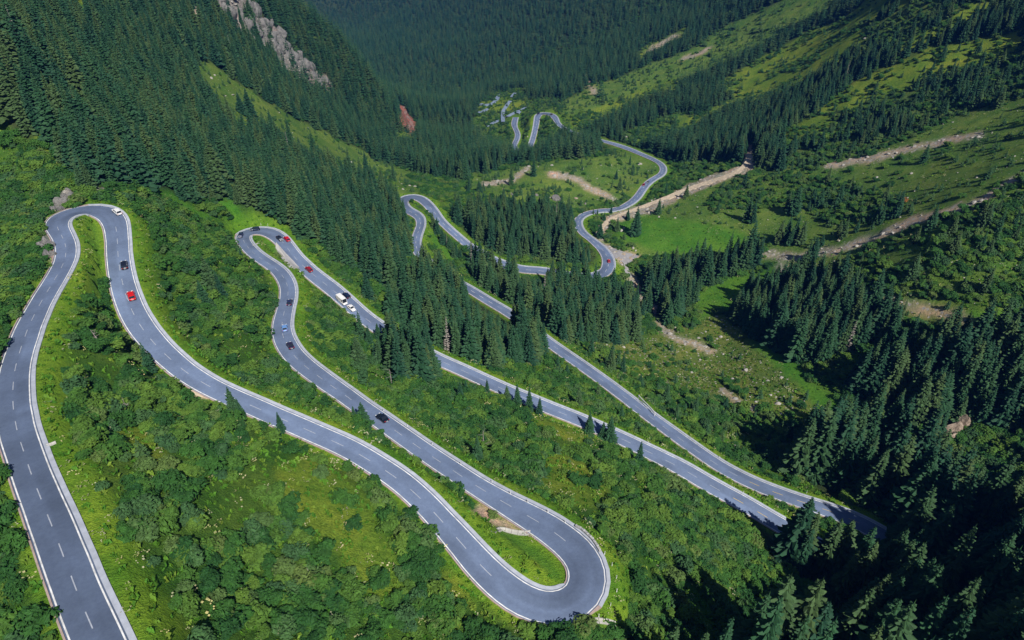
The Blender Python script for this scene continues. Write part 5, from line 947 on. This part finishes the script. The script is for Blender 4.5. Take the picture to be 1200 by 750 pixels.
def make_car(px, py, label, colour, style='hatch', bonnet=None, sign=None, L=4.3, W=1.8, H=1.48):
    p, i = road_pose(px, py)
    off = (p[0]-RX[i])*RNRM[i, 0]+(p[1]-RY[i])*RNRM[i, 1]
    lane = RW[i]*0.25
    if sign is None: sign = 1 if off >= 0 else -1          # traffic keeps to the right
    off = max(-RW[i]*.36, min(RW[i]*.36, off))
    x, y, z = RX[i]+RNRM[i, 0]*off, RY[i]+RNRM[i, 1]*off, RZ[i]
    t = T2[i]*sign; rz = math.atan2(t[1], t[0])
    k = min(NR-3, max(2, i)); gr = (RZ[k+2]-RZ[k-2])/8.0*sign
    root = empty('camper_van' if style == 'van' else 'car', (x, y, z+.01), rz); root.rotation_euler = (0, -math.atan(gr), rz)
    tag(root, label, 'van' if style == 'van' else 'car', 'cars on the pass road')
    pm = paint('car_paint', colour)
    h2, l2 = W/2, L/2
    # body along x: (x, half width, bottom, top)
    belt = .92 if style != 'van' else 1.05
    if style == 'van':
        secs = [(-l2, .86, .42, 1.0), (-l2+.12, .95, .28, 1.05), (-.6, 1.0, .25, 1.05), (l2-1.0, .99, .25, 1.05), (l2-.35, .95, .28, .98), (l2, .80, .42, .74)]
    else:
        secs = [(-l2, .80, .42, .78), (-l2+.14, .93, .28, .88), (-l2+.75, .985, .22, .93), (-.2, 1.0, .20, .93), (l2-1.25, .985, .22, .88), (l2-.4, .93, .26, .74), (l2, .78, .40, .60)]
    b = MB()
    rings = []
    for xx, w, z0, z1 in secs:
        w *= h2; zm = z0+(z1-z0)*.55
        rings.append([(xx, -w*.90, z0), (xx, w*.90, z0), (xx, w, zm), (xx, w*.88, z1), (xx, -w*.88, z1), (xx, -w, zm)])
    b.loft(rings)
    body = b.build('body', pm, root, True)
    bv = body.modifiers.new('edges', 'BEVEL'); bv.width = .03; bv.segments = 1
    if bonnet:
        bb = MB(); w = h2*.80
        bb.add([(l2-1.25, -w, .895), (l2-.35, -w*.93, .745), (l2-.35, w*.93, .745), (l2-1.25, w, .895), (l2-1.25, -w, .875), (l2-.35, -w*.93, .725), (l2-.35, w*.93, .725), (l2-1.25, w, .875)],
               [(0, 1, 2, 3), (4, 7, 6, 5), (0, 4, 5, 1), (1, 5, 6, 2), (2, 6, 7, 3), (3, 7, 4, 0)])
        bb.build('bonnet', paint('bonnet_paint', bonnet), root)
    # glasshouse and roof
    xr, xf, tr, tf = {'hatch': (-l2+.20, l2-1.18, -l2+.62, .35), 'estate': (-l2+.10, l2-1.22, -l2+.38, .30), 'sedan': (-l2+.75, l2-1.30, -l2+1.35, .25), 'van': (-l2+.05, l2-.55, -l2+.12, l2-1.15)}[style]
    g = MB(); wb, wt = h2*.90, h2*.74 if style != 'van' else h2*.90
    g.loft([[(xr, -wb, belt-.08), (xf, -wb*.96, belt-.10), (xf, wb*.96, belt-.10), (xr, wb, belt-.08)], [(tr, -wt, H-.05), (tf, -wt, H-.05), (tf, wt, H-.05), (tr, wt, H-.05)]])
    g.build('windows', M['glass'], root)
    rf = MB(); rf.loft([[(tr-.04, -wt-.02, H-.06), (tf+.06, -wt-.02, H-.06), (tf+.06, wt+.02, H-.06), (tr-.04, wt+.02, H-.06)], [(tr+.08, -wt+.07, H), (tf-.10, -wt+.07, H), (tf-.10, wt-.07, H), (tr+.08, wt-.07, H)]])
    roof = rf.build('roof', pm, root)
    def bar(a, c, w=.05):
        a, c = Vector(a), Vector(c); m = MB(); m.cyl((a+c)/2, c-a, w, (c-a).length, 5); return m
    for sy in (-1, 1):
        bar((xf-.02, sy*wb*.97, belt-.06), (tf+.02, sy*(wt+.005), H-.05)).build('pillar', pm, root)
        bar((xr+.02, sy*wb*1.0, belt-.06), (tr, sy*(wt+.005), H-.05), .07).build('pillar', pm, root)
        bar(((xr+xf)/2-.1, sy*wb*1.0, belt-.06), ((tr+tf)/2-.1, sy*(wt+.005), H-.05), .04).build('pillar', pm, root)
        MB().box(xf-.35, xf-.15, sy*(h2+.09)-.09, sy*(h2+.09)+.09, belt-.02, belt+.13).build('mirror', pm, root)
        MB().box(l2-.22, l2+.005, sy*h2*.62-.17, sy*h2*.62+.17, .56, .69).build('headlight', M['lamp'], root)
        MB().box(-l2-.005, -l2+.16, sy*h2*.68-.13, sy*h2*.68+.13, .66, .84).build('tail_light', M['rlamp'], root)
    MB().box(l2-.10, l2+.02, -.26, .26, .42, .53).build('number_plate', M['plate'], root)
    MB().box(-l2-.02, -l2+.10, -.26, .26, .50, .61).build('number_plate', M['plate'], root)
    if style == 'van':
        sd = MB(); 
        for sy in (-1, 1): sd.box(-l2+.15, l2-1.9, sy*h2*.93-.03, sy*h2*.93+.03, belt-.1, H-.06)
        sd.build('side_panel', pm, root); MB().box(-.7, .2, -.4, .4, H, H+.12).build('roof_hatch', M['plate'], root)
    for sx in (l2-.85, -l2+.80):
        for sy in (-1, 1):
            wv = MB().cyl((sx, sy*(h2-.10), .31), (0, 1, 0), .31, .22, 14).build('wheel', M['tyre'], root)
            MB().cyl((sx, sy*(h2-.0+.005), .31), (0, 1, 0), .19, .04, 10).build('rim', M['rim'], wv)
    return root
CARS = [
 ((137.5, 249), 'white car entering the upper hairpin bend', (.80, .80, .80), 'hatch', None, -1),
 ((146.3, 311.5), 'black car with pale windscreen below the upper hairpin', (.012, .016, .03), 'estate', None, None),
 ((155.3, 350.5), 'bright red car on the upper road beside the kerb', (.62, .012, .012), 'hatch', None, None),
 ((282.2, 278), 'dark blue car at the tight tip of the middle hairpin', (.02, .03, .10), 'hatch', (.25, .27, .38), None),
 ((299.5, 270), 'dark navy estate broadside in the middle hairpin', (.015, .03, .07), 'estate', None, None),
 ((329, 282.3), 'black car beside the small red car past the hairpin', (.012, .018, .04), 'sedan', (.30, .32, .36), None),
 ((338, 280.3), 'small red car hugging the kerb past the middle hairpin', (.55, .015, .04), 'hatch', None, None),
 ((363.5, 318.5), 'dark red car half hidden behind roadside bushes', (.30, .012, .025), 'hatch', None, None),
 ((340, 356.5), 'dark blue car with a pale bonnet in the road bend', (.02, .03, .09), 'hatch', (.62, .63, .66), None),
 ((334.2, 386), 'light blue car with a white bonnet', (.16, .33, .68), 'hatch', (.75, .76, .80), None),
 ((341.2, 408), 'purple black car behind the light blue one', (.025, .018, .05), 'sedan', None, None),
 ((405.3, 347.3), 'dark navy car meeting the white camper van', (.012, .022, .06), 'estate', None, None),
 ((401.8, 354.5), 'white camper van on the lower road leg', (.80, .80, .80), 'van', None, 1),
 ((410.5, 361.8), 'white car close in front of the white camper van', (.80, .80, .80), 'sedan', None, 1),
 ((447.5, 491.8), 'black car alone on the long straight', (.010, .016, .03), 'sedan', None, None),
 ((713.5, 307), 'red car at the valley bend by the gravel parking place', (.50, .02, .02), 'hatch', None, None),
 ((754, 217.5), 'maroon car far down the valley road', (.28, .02, .03), 'hatch', None, None),
 ((758.7, 214.6), 'grey car just ahead of the maroon car', (.16, .17, .20), 'hatch', None, None),
 ((631.5, 133.4), 'dark car in the far hairpin bend, at its tree-side corner', (.02, .02, .05), 'hatch', None, None),
 ((646, 134.3), 'dark grey car leaving the far hairpin bend', (.05, .05, .07), 'hatch', None, None)]
for (px, py), lab, colr_, st, bon, sg in CARS:
    if st == 'van': make_car(px, py, lab, colr_, st, bon, sg, 5.6, 2.0, 2.45)
    else: make_car(px, py, lab, colr_, st, bon, sg)

# ------------------------------------------------------------------ posts, walls, drains, railing
M['post'] = plain('white_plastic_post', (0.82, 0.82, 0.80), 0.5, 0.4)
M['reflector'] = plain('dark_band', (0.03, 0.03, 0.03), 0.5, 0.4)
POSTS = [(576.5, 566), (598, 579), (618.5, 589.5), (642, 601), (662, 613), (708.5, 650), (717, 663), (722.3, 678), (722.6, 694), (715.5, 710), (701.5, 723.5), (449.7, 482.5), (477.5, 500.5), (506.5, 521.5), (540, 545),
         (306, 264), (314, 264.5), (871, 578), (843, 537), (945, 578)]
def post(i, p, lab):
    r = empty('roadside_post', p, rnd.uniform(0, 3)); tag(r, lab, 'post', 'white roadside posts')
    MB().loft([[(-.07, -.05, -.3), (.07, -.05, -.3), (.07, .05, -.3), (-.07, .05, -.3)], [(-.07, -.05, .95), (.07, -.05, .95), (.07, .05, .95), (-.07, .05, .95)], [(-.07, -.05, 1.12), (.07, -.05, 1.0), (.07, .05, 1.0), (-.07, .05, 1.12)]]).build('shaft', M['post'], r)
    MB().box(-.075, .075, -.055, .055, .72, .86).build('reflector_band', M['reflector'], r)
lb = name_by_landmark([p[0] for p in POSTS], [p[1] for p in POSTS], ['white roadside post']*len(POSTS))
for i, q in enumerate(POSTS): post(i, at(*q), lb[i])

def stones_wall(name, pix, label, n, size, hgt, mat, up=0.0, jit=.12, cat='stone wall'):
    P = [at(*p) for p in pix]; s = [0]
    for a, b in zip(P[:-1], P[1:]): s.append(s[-1]+(b-a).length)
    c = sum(P, Vector())/len(P); root = empty(name, c); tag(root, label, cat)
    for k in range(n):
        t = s[-1]*(k+.5)/n; j = max(i for i in range(len(s)) if s[i] <= t+1e-6); j = min(j, len(P)-2)
        f = (t-s[j])/max(s[j+1]-s[j], 1e-6); p = P[j].lerp(P[j+1], f); d = (P[j+1]-P[j]).normalized()
        q = random.Random(k+n); w = s[-1]/n*.46; m = MB(); 
        m.loft([[(-w*q.uniform(.85, 1), -size/2, -.5), (w*q.uniform(.85, 1), -size/2, -.5), (w, size/2, -.5), (-w, size/2, -.5)],
                [(-w*q.uniform(.8, 1), -size*.45, hgt*q.uniform(.8, 1.1)), (w*q.uniform(.8, 1), -size*.45, hgt*q.uniform(.8, 1.1)), (w*.9, size*.42, hgt*q.uniform(.8, 1.1)), (-w*.9, size*.42, hgt*q.uniform(.8, 1.1))]])
        o = m.build('stone', mat, root); o.location = p-c; o.rotation_euler = (0, 0, math.atan2(d.y, d.x)+q.uniform(-jit, jit))
M['wallstone'] = plain('grey_wall_stone', (0.36, 0.36, 0.37), 0.85, 0.3, 0, 0.3, 1.2)
stones_wall('stone_wall', [(674, 617.5), (681, 621), (688, 627), (694, 633), (699, 640), (703.5, 648)], 'low stone wall along the outside of the lowest hairpin', 16, .55, .75, M['wallstone'])
M['drain'] = plain('drain_concrete', (0.44, 0.43, 0.40), 0.85, 0.3, 0, 0.18, 1.0)
def channel(name, pix, label, w=.55):
    P = cast([p[0] for p in pix], [p[1] for p in pix]); s = np.r_[0, np.cumsum(np.linalg.norm(np.diff(P, axis=0), axis=1))]
    n = max(3, int(s[-1]/1.2)); t = np.linspace(0, s[-1], n); Q = np.stack([np.interp(t, s, P[:, i]) for i in range(3)], 1)
    root = empty(name, Vector(Q[n//2])); tag(root, label, 'drain channel')
    T = np.gradient(Q[:, :2], axis=0); T /= np.linalg.norm(T, axis=1)[:, None]; N = np.stack([T[:, 1], -T[:, 0]], 1)
    prof = [(-w, -.5), (-w, .28), (-w*.6, .28), (-w*.4, .08), (w*.4, .08), (w*.6, .28), (w, .28), (w, -.5)]
    for k in range(n-1):                       # cast segments laid end to end
        v = []; f = []
        for e, fr in ((0, .02), (1, .98)):
            i = k; p = Q[k]*(1-fr)+Q[k+1]*fr; nn = N[k]*(1-fr)+N[k+1]*fr
            for o, h in prof: v.append(tuple(Vector((p[0]+nn[0]*o, p[1]+nn[1]*o, p[2]+h))-root.location))
        m = len(prof)
        for j in range(m-1): f.append((j, j+1, m+j+1, m+j))
        mesh_obj('segment', v, f, M['drain'], root)
channel('drain_channel', [(577.5, 624), (583, 621.5), (588, 620), (594, 622.5), (604, 624.5), (616, 625.5), (622, 624.5)], 'concrete drain crossing the lawn inside the lowest hairpin')
channel('drain_channel', [(680, 730.5), (690, 728.5), (700, 727.5), (712, 729), (722, 732)], 'concrete drain running out from the lowest hairpin')
channel('drain_channel', [(296, 288.2), (299, 287.2), (303.5, 285)], 'short concrete drain on the middle hairpin lawn', .35)
channel('drain_channel', [(55, 523), (60, 521.5), (66, 519)], 'short concrete drain beside the wide upper road', .3)
# retaining walls: courses of blocks under the outer edge of the road
def retaining(i0, i1, sgn, hgt, label, mat, course=.55, blk=1.1, topo=.05):
    c = Vector((RX[(i0+i1)//2], RY[(i0+i1)//2], RZ[(i0+i1)//2])); root = empty('retaining_wall', c); tag(root, label, 'retaining wall')
    face = ribbon('backing', i0, i1, lambda i: [(sgn*(HW[i]+.35), -.12), (sgn*(HW[i]+.62), -hgt-.5)], mat, None, flip=sgn > 0)
    for v in face.data.vertices: v.co -= c
    face.parent = root; nb = 0; rest = MB()
    s0, s1 = RS[i0], RS[i1-1]
    for r in range(int(hgt/course)):
        s = s0+(r % 2)*blk*.5
        while s+blk < s1:
            q = random.Random(int(s*10)+r*77); l = blk*q.uniform(.8, 1.0)
            x, y, z = np.interp(s+l/2, RS, RX), np.interp(s+l/2, RS, RY), np.interp(s+l/2, RS, RZ)
            n = np.array([np.interp(s+l/2, RS, RNRM[:, 0]), np.interp(s+l/2, RS, RNRM[:, 1])]); h = np.interp(s, RS, HW)
            o = sgn*(h+.42+.05*r+q.uniform(0, .1)); zz = z-.2-course*(r+1)
            m = MB().box(-l*.48, l*.48, -.16, .16, .02, course*.94)
            a = math.atan2(n[0], -n[1])
            M4 = Matrix.Translation(Vector((x+n[0]*o, y+n[1]*o, zz))-c)@Matrix.Rotation(a, 4, 'Z')
            m.v = [tuple(M4@Vector(p)) for p in m.v]
            if nb < 280: m.build('block', mat, root); nb += 1
            else: rest.add(m.v, m.f)
            s += blk
    if rest.v: tag(rest.build('block_courses', mat, root), kind='stuff')
M['wallgrey'] = plain('dark_wall_block', (0.17, 0.165, 0.16), 0.9, 0.25, 0, 0.35, 1.0)
def idx_near(px, py):
    r = road_pose(px, py); return r[1]
ia, ib = idx_near(138, 285), idx_near(150, 352)
sgn_low = -UPR[(ia+ib)//2]
retaining(min(ia, ib), max(ia, ib), sgn_low, 2.6, 'grey block retaining wall under the road below the upper hairpin', M['wallgrey'])
ia, ib = idx_near(622, 316.5), idx_near(634, 317)
M['walllight'] = plain('pale_wall_block', (0.46, 0.45, 0.44), 0.9, 0.25, 0, 0.2, 1.0)
# white railing beside the fifth leg
P = cast([748, 753, 758, 763, 767], [467.5, 473, 478, 483, 488])
rr = empty('railing', Vector(P[2])); tag(rr, 'white railing at the road edge, half sunk in bushes', 'railing')
for k in range(4):
    a, b = Vector(P[k])-rr.location, Vector(P[k+1])-rr.location
    for h in (.55, 1.05): MB().cyl((a+b)/2+Vector((0, 0, h+.8)), b-a, .11, (b-a).length, 6).build('rail', M['post'], rr)
for k in range(5): MB().box(-.08, .08, -.08, .08, -.5, 2.0).build('upright', M['post'], rr).location = Vector(P[k])-rr.location

# gravel places beside the road
def pad(name, pix, mat, up=.10, label=None):
    P = cast([p[0] for p in pix], [p[1] for p in pix]); C_ = P.mean(0)
    m = MB(); n = len(P); v = []
    for k in range(4):
        f = (0, .35, .7, 1)[k]
        for p in P:
            q = C_*(1-f)+p*f; v.append((q[0], q[1], max(float(ground(q[0], q[1])), q[2]-.2)+up))
    for p in P: v.append((p[0], p[1], p[2]-1.2))
    fs = []
    for k in range(4):
        for j in range(n): fs.append((k*n+j, k*n+(j+1) % n, (k+1)*n+(j+1) % n, (k+1)*n+j)[::1])
    o = mesh_obj(name, v, fs, mat); tag(o, kind='structure'); return o
pad('parking_place', [(694, 281), (703, 284), (713, 289), (724, 293), (737, 297), (748, 299), (751, 304), (745, 308.5), (735, 309), (731, 309), (728, 306), (720, 302), (714, 295), (705, 287)], M['apron'], .15)
pad('path', [(731, 308), (736, 308), (737.5, 318), (741, 325), (735, 325), (732, 318)], M['apron'], .12)
M['pale'] = plain('bleached_concrete', (.58, .56, .55), .85, .3, 0, .12, .8)
pad('lay_by', [(323.5, 284), (323, 291), (328, 300), (333, 307), (338, 313), (345, 315.5), (351, 314), (344, 306), (335, 297)], M['pale'], .2)
pad('gravel_patch', [(219, 455), (228, 457.5), (238, 462.5), (247, 468.5), (240, 467), (230, 463.5), (222, 459.5)], M['gravel'], .10)
# the gravel track and the big boulder
strip_road('gravel_track', [(880, 181), (880.5, 187), (878, 193), (868, 201), (850, 208), (830, 214), (810, 221), (790, 229), (768, 238), (745, 246), (725, 253), (711, 260), (703, 269), (699, 276)], [9, 8, 7, 6.5, 6.5, 6, 5, 4, 3, 2.5], M['gravel'], .35)
def rock(name, px, py, r, label, mat, flat=.9, seed=1, cat='boulder', sub=3):
    p = at(px, py); q = random.Random(seed)
    import bmesh
    bm = bmesh.new(); bmesh.ops.create_icosphere(bm, subdivisions=sub, radius=1)
    pl = [(Vector((q.gauss(0, 1), q.gauss(0, 1), q.gauss(0, .8))).normalized(), q.uniform(.55, .85)) for _ in range(14)]
    for v in bm.verts:
        d = v.co.normalized(); k = 1.0
        for nn, o in pl:
            c = d.dot(nn)
            if c > .05: k = min(k, o/c)
        v.co = d*k*(1+.06*q.uniform(-1, 1))
    me = bpy.data.meshes.new(name); bm.to_mesh(me); bm.free(); me.materials.append(mat)
    o = bpy.data.objects.new(name, me); COL.objects.link(o); o.location = p; o.scale = (r, r*.85, r*flat); o.rotation_euler = (0, 0, q.uniform(0, 6)); tag(o, label, cat); return o
def rockmat(name, a, b):
    t = NT(name, 0.9, 0.2); n1 = t.noise(0.5, 5, .7); n2 = t.noise(2.5, 4, .7)
    t.col(t.mix(1.0, t.ramp(n1, [(0.3, a), (0.7, b)]), t.ramp(n2, [(.3, (.6, .6, .6)), (.7, (1.3, 1.3, 1.3))]), 'MULTIPLY')); t.bump(n2, .8, .4); return t.m
M['rock'] = rockmat('grey_rock', (.12, .12, .125), (.27, .26, .245)); M['rockwarm'] = rockmat('ochre_rock', (.22, .17, .13), (.42, .34, .27)); M['rockred'] = rockmat('red_earth', (.17, .105, .09), (.29, .19, .165))
rock('boulder', 652, 234, 5.0, 'house-sized grey boulder in the scrub above the wood road', M['rock'], 1.0, 5)
for k, (x, y, r) in enumerate(((629, 229, 2.2), (675, 233, 1.8), (600, 228, 1.6), (546, 194, 2.8), (686, 239, 1.3), (590, 222, 1.5))):
    rock('boulder', x, y, r, ['pale boulder between the big boulder and the wood', 'small boulder just past the big boulder', 'ochre stone in the scrub above the wood', 'pale boulder at the lower end of the washed meadow', 'flat stone near the valley road', 'pale stone in the alder scrub of the washed meadow'][k], M['rockwarm' if k % 2 else 'rock'], .8, 20+k)
for k, (x, y) in enumerate(((743, 255), (743.5, 250.5), (760.5, 249.5), (772, 254.5), (731, 268), (728, 271), (745, 294), (742, 291))):
    rock('boulder', x, y, 1.1+.3*(k % 3), ['white boulder on the bright track lawn, by the track bend', 'white boulder beside the gravel track', 'upright white boulder in the middle of the track lawn', 'round white boulder on the far side of the track lawn', 'pale stone above the parking place', 'second pale stone above the parking place', 'large pale block at the parking place', 'pale block behind the parking place'][k], M['stone'], .9, 60+k, sub=2)
# rock slabs: stone slope beside the upper hairpin, outcrop by the stream, cliffs in the forest, red scar
def outcrop(name, pts, label, mat, cat, seed, spread=1.0):
    c = at(*pts[0][:2]); root = empty(name, c); tag(root, label, cat)
    for k, (x, y, r) in enumerate(pts):
        o = rock('slab', x, y, r, None, mat, 1.15, seed+k, None, 3)
        o.location = o.location-c; o.parent = root
        del_keys = [kk for kk in ('label', 'category') if kk in o]
        for kk in del_keys: del o[kk]
outcrop('stone_slope', [(70, 239, 2.2), (77, 238, 2.2), (85, 239, 1.8), (76, 232, 2.0), (64, 247, 1.9), (84, 230, 1.6), (71, 246, 1.8), (90, 236, 1.6), (80, 226, 1.5)], 'grey stone slope above the kerb of the upper hairpin', M['rock'], 'rock slope', 100)
outcrop('bare_rock', [(53, 285, 1.9), (58, 290, 2.0), (61, 299, 1.6), (52, 294, 2.0), (47, 289, 1.6), (55, 300, 1.8)], 'bare grey rock face under the tip of the upper hairpin', M['rock'], 'rock face', 130)
outcrop('rock_outcrop', [(1118, 505, 4.0), (1128, 495, 4.0), (1136, 486, 3.2), (1142, 477, 3.0), (1108, 514, 3.0), (1120, 515, 2.6), (1150, 466, 2.4), (1098, 520, 2.4)], 'pale rock outcrop above the stream in the dark wood', M['rockwarm'], 'rock outcrop', 150)
cl = []
q = random.Random(9)
for k in range(64):
    t = q.random(); x = 238+150*t+q.uniform(-14, 26)*(1-t); y = -6+112*t+q.uniform(-24, 10)*(1-.7*t); cl.append((x, y, q.uniform(5, 10)*(1-.35*t)))
outcrop('cliff', [c for c in cl if c[1] > -8], 'broken grey cliffs high in the slope forest', M['rock'], 'cliff', 200)
outcrop('cliff', [(232, 22, 6), (238, 34, 6), (244, 46, 5), (250, 56, 5), (228, 14, 5)], 'narrow rock rib beside the main cliffs', M['rockwarm'], 'cliff', 300)
outcrop('earth_scar', [(473, 127, 3), (475, 133, 3.6), (478, 139, 4), (481, 145, 4.4), (484, 150, 4), (479, 150, 3.6)], 'red earth scar on the slope above the far loops', M['rockred'], 'earth scar', 330)
# rusty shrub
o = bush_mesh(777, 1.8, 2.0, 160, .4).build('rusty_shrub', M['rusty']); o.location = at(1060, 236); tag(o, 'rusty orange shrub on the stony pasture', 'bush')
# bleached dead trees and branches
def snag(px, py, h, label, lean):
    p = at(px, py); r = empty('dead_tree', p, rnd.uniform(0, 6)); tag(r, label, 'dead tree'); q = random.Random(int(px))
    tr = MB(); tr.loft([[(math.cos(6.28*k/6)*rr+lean*z, math.sin(6.28*k/6)*rr, z) for k in range(6)] for z, rr in ((-.5, .22), (h*.5, .15), (h, .03))]); tr.build('trunk', M['deadwood'], r)
    for k in range(7):
        z = h*q.uniform(.3, .95); a = q.uniform(0, 6.28); l = h*q.uniform(.15, .32); s = Vector((lean*z, 0, z)); e = s+Vector((math.cos(a)*l, math.sin(a)*l, l*q.uniform(-.1, .5)))
        MB().cyl((s+e)/2, e-s, .06, (e-s).length, 5, .02).build('branch', M['deadwood'], r)
snag(122, 408, 5, 'bleached dead tree in the bushes under the upper road', .3); snag(150, 484, 4.5, 'grey leafless tree among bushes beside the wide road', .4)
snag(372, 690, 3.5, 'pale dead branch on the yellowish clearing', .6); snag(567, 528, 7, 'pale leafless trunk in the thicket under the fourth road leg', .05)
snag(459, 450, 6, 'short bleached stump in the spruces beside the straight', .02); snag(1190, 470, 14, 'tall bleached dead spruce by the dark wood edge', .02)
# hut and mast at the mouth of the far valley
p = at(459, 103); hr = empty('hut', p, .5); tag(hr, 'tiny pale hut with a grey roof on the far spur', 'hut')
MB().box(-4, 4, -3, 3, -3, 4.5).build('wall', M['stone'], hr)
MB().add([(-4.6, -3.6, 4.3), (4.6, -3.6, 4.3), (4.6, 3.6, 4.3), (-4.6, 3.6, 4.3), (-4.6, 0, 7), (4.6, 0, 7)], [(0, 1, 5, 4), (2, 3, 4, 5), (1, 2, 5), (3, 0, 4), (3, 2, 1, 0)]).build('roof', plain('slate_roof', (.16, .18, .22)), hr)
for x in (-2, 1.6): MB().box(x-.6, x+.6, -3.06, -2.98, 1, 2.6).build('window', M['glass'], hr)
# the lone small trees that lean over the road edge

# ------------------------------------------------------------------ air: a pale blue haze over the whole valley
hz = MB().box(-5200, 5200, -95, 4200, -520, 900).build('haze', None); tag(hz, kind='stuff')
hm = bpy.data.materials.new('mountain_air'); hm.use_nodes = True; ht = hm.node_tree
for nd_ in list(ht.nodes):
    if nd_.type != 'OUTPUT_MATERIAL': ht.nodes.remove(nd_)
pv = ht.nodes.new('ShaderNodeVolumePrincipled'); pv.inputs['Color'].default_value = (0.03, 0.15, 0.66, 1); pv.inputs['Density'].default_value = HAZE; pv.inputs['Anisotropy'].default_value = 0.0
ht.links.new(pv.outputs[0], [n for n in ht.nodes if n.type == 'OUTPUT_MATERIAL'][0].inputs['Volume'])
hz.data.materials.append(hm)
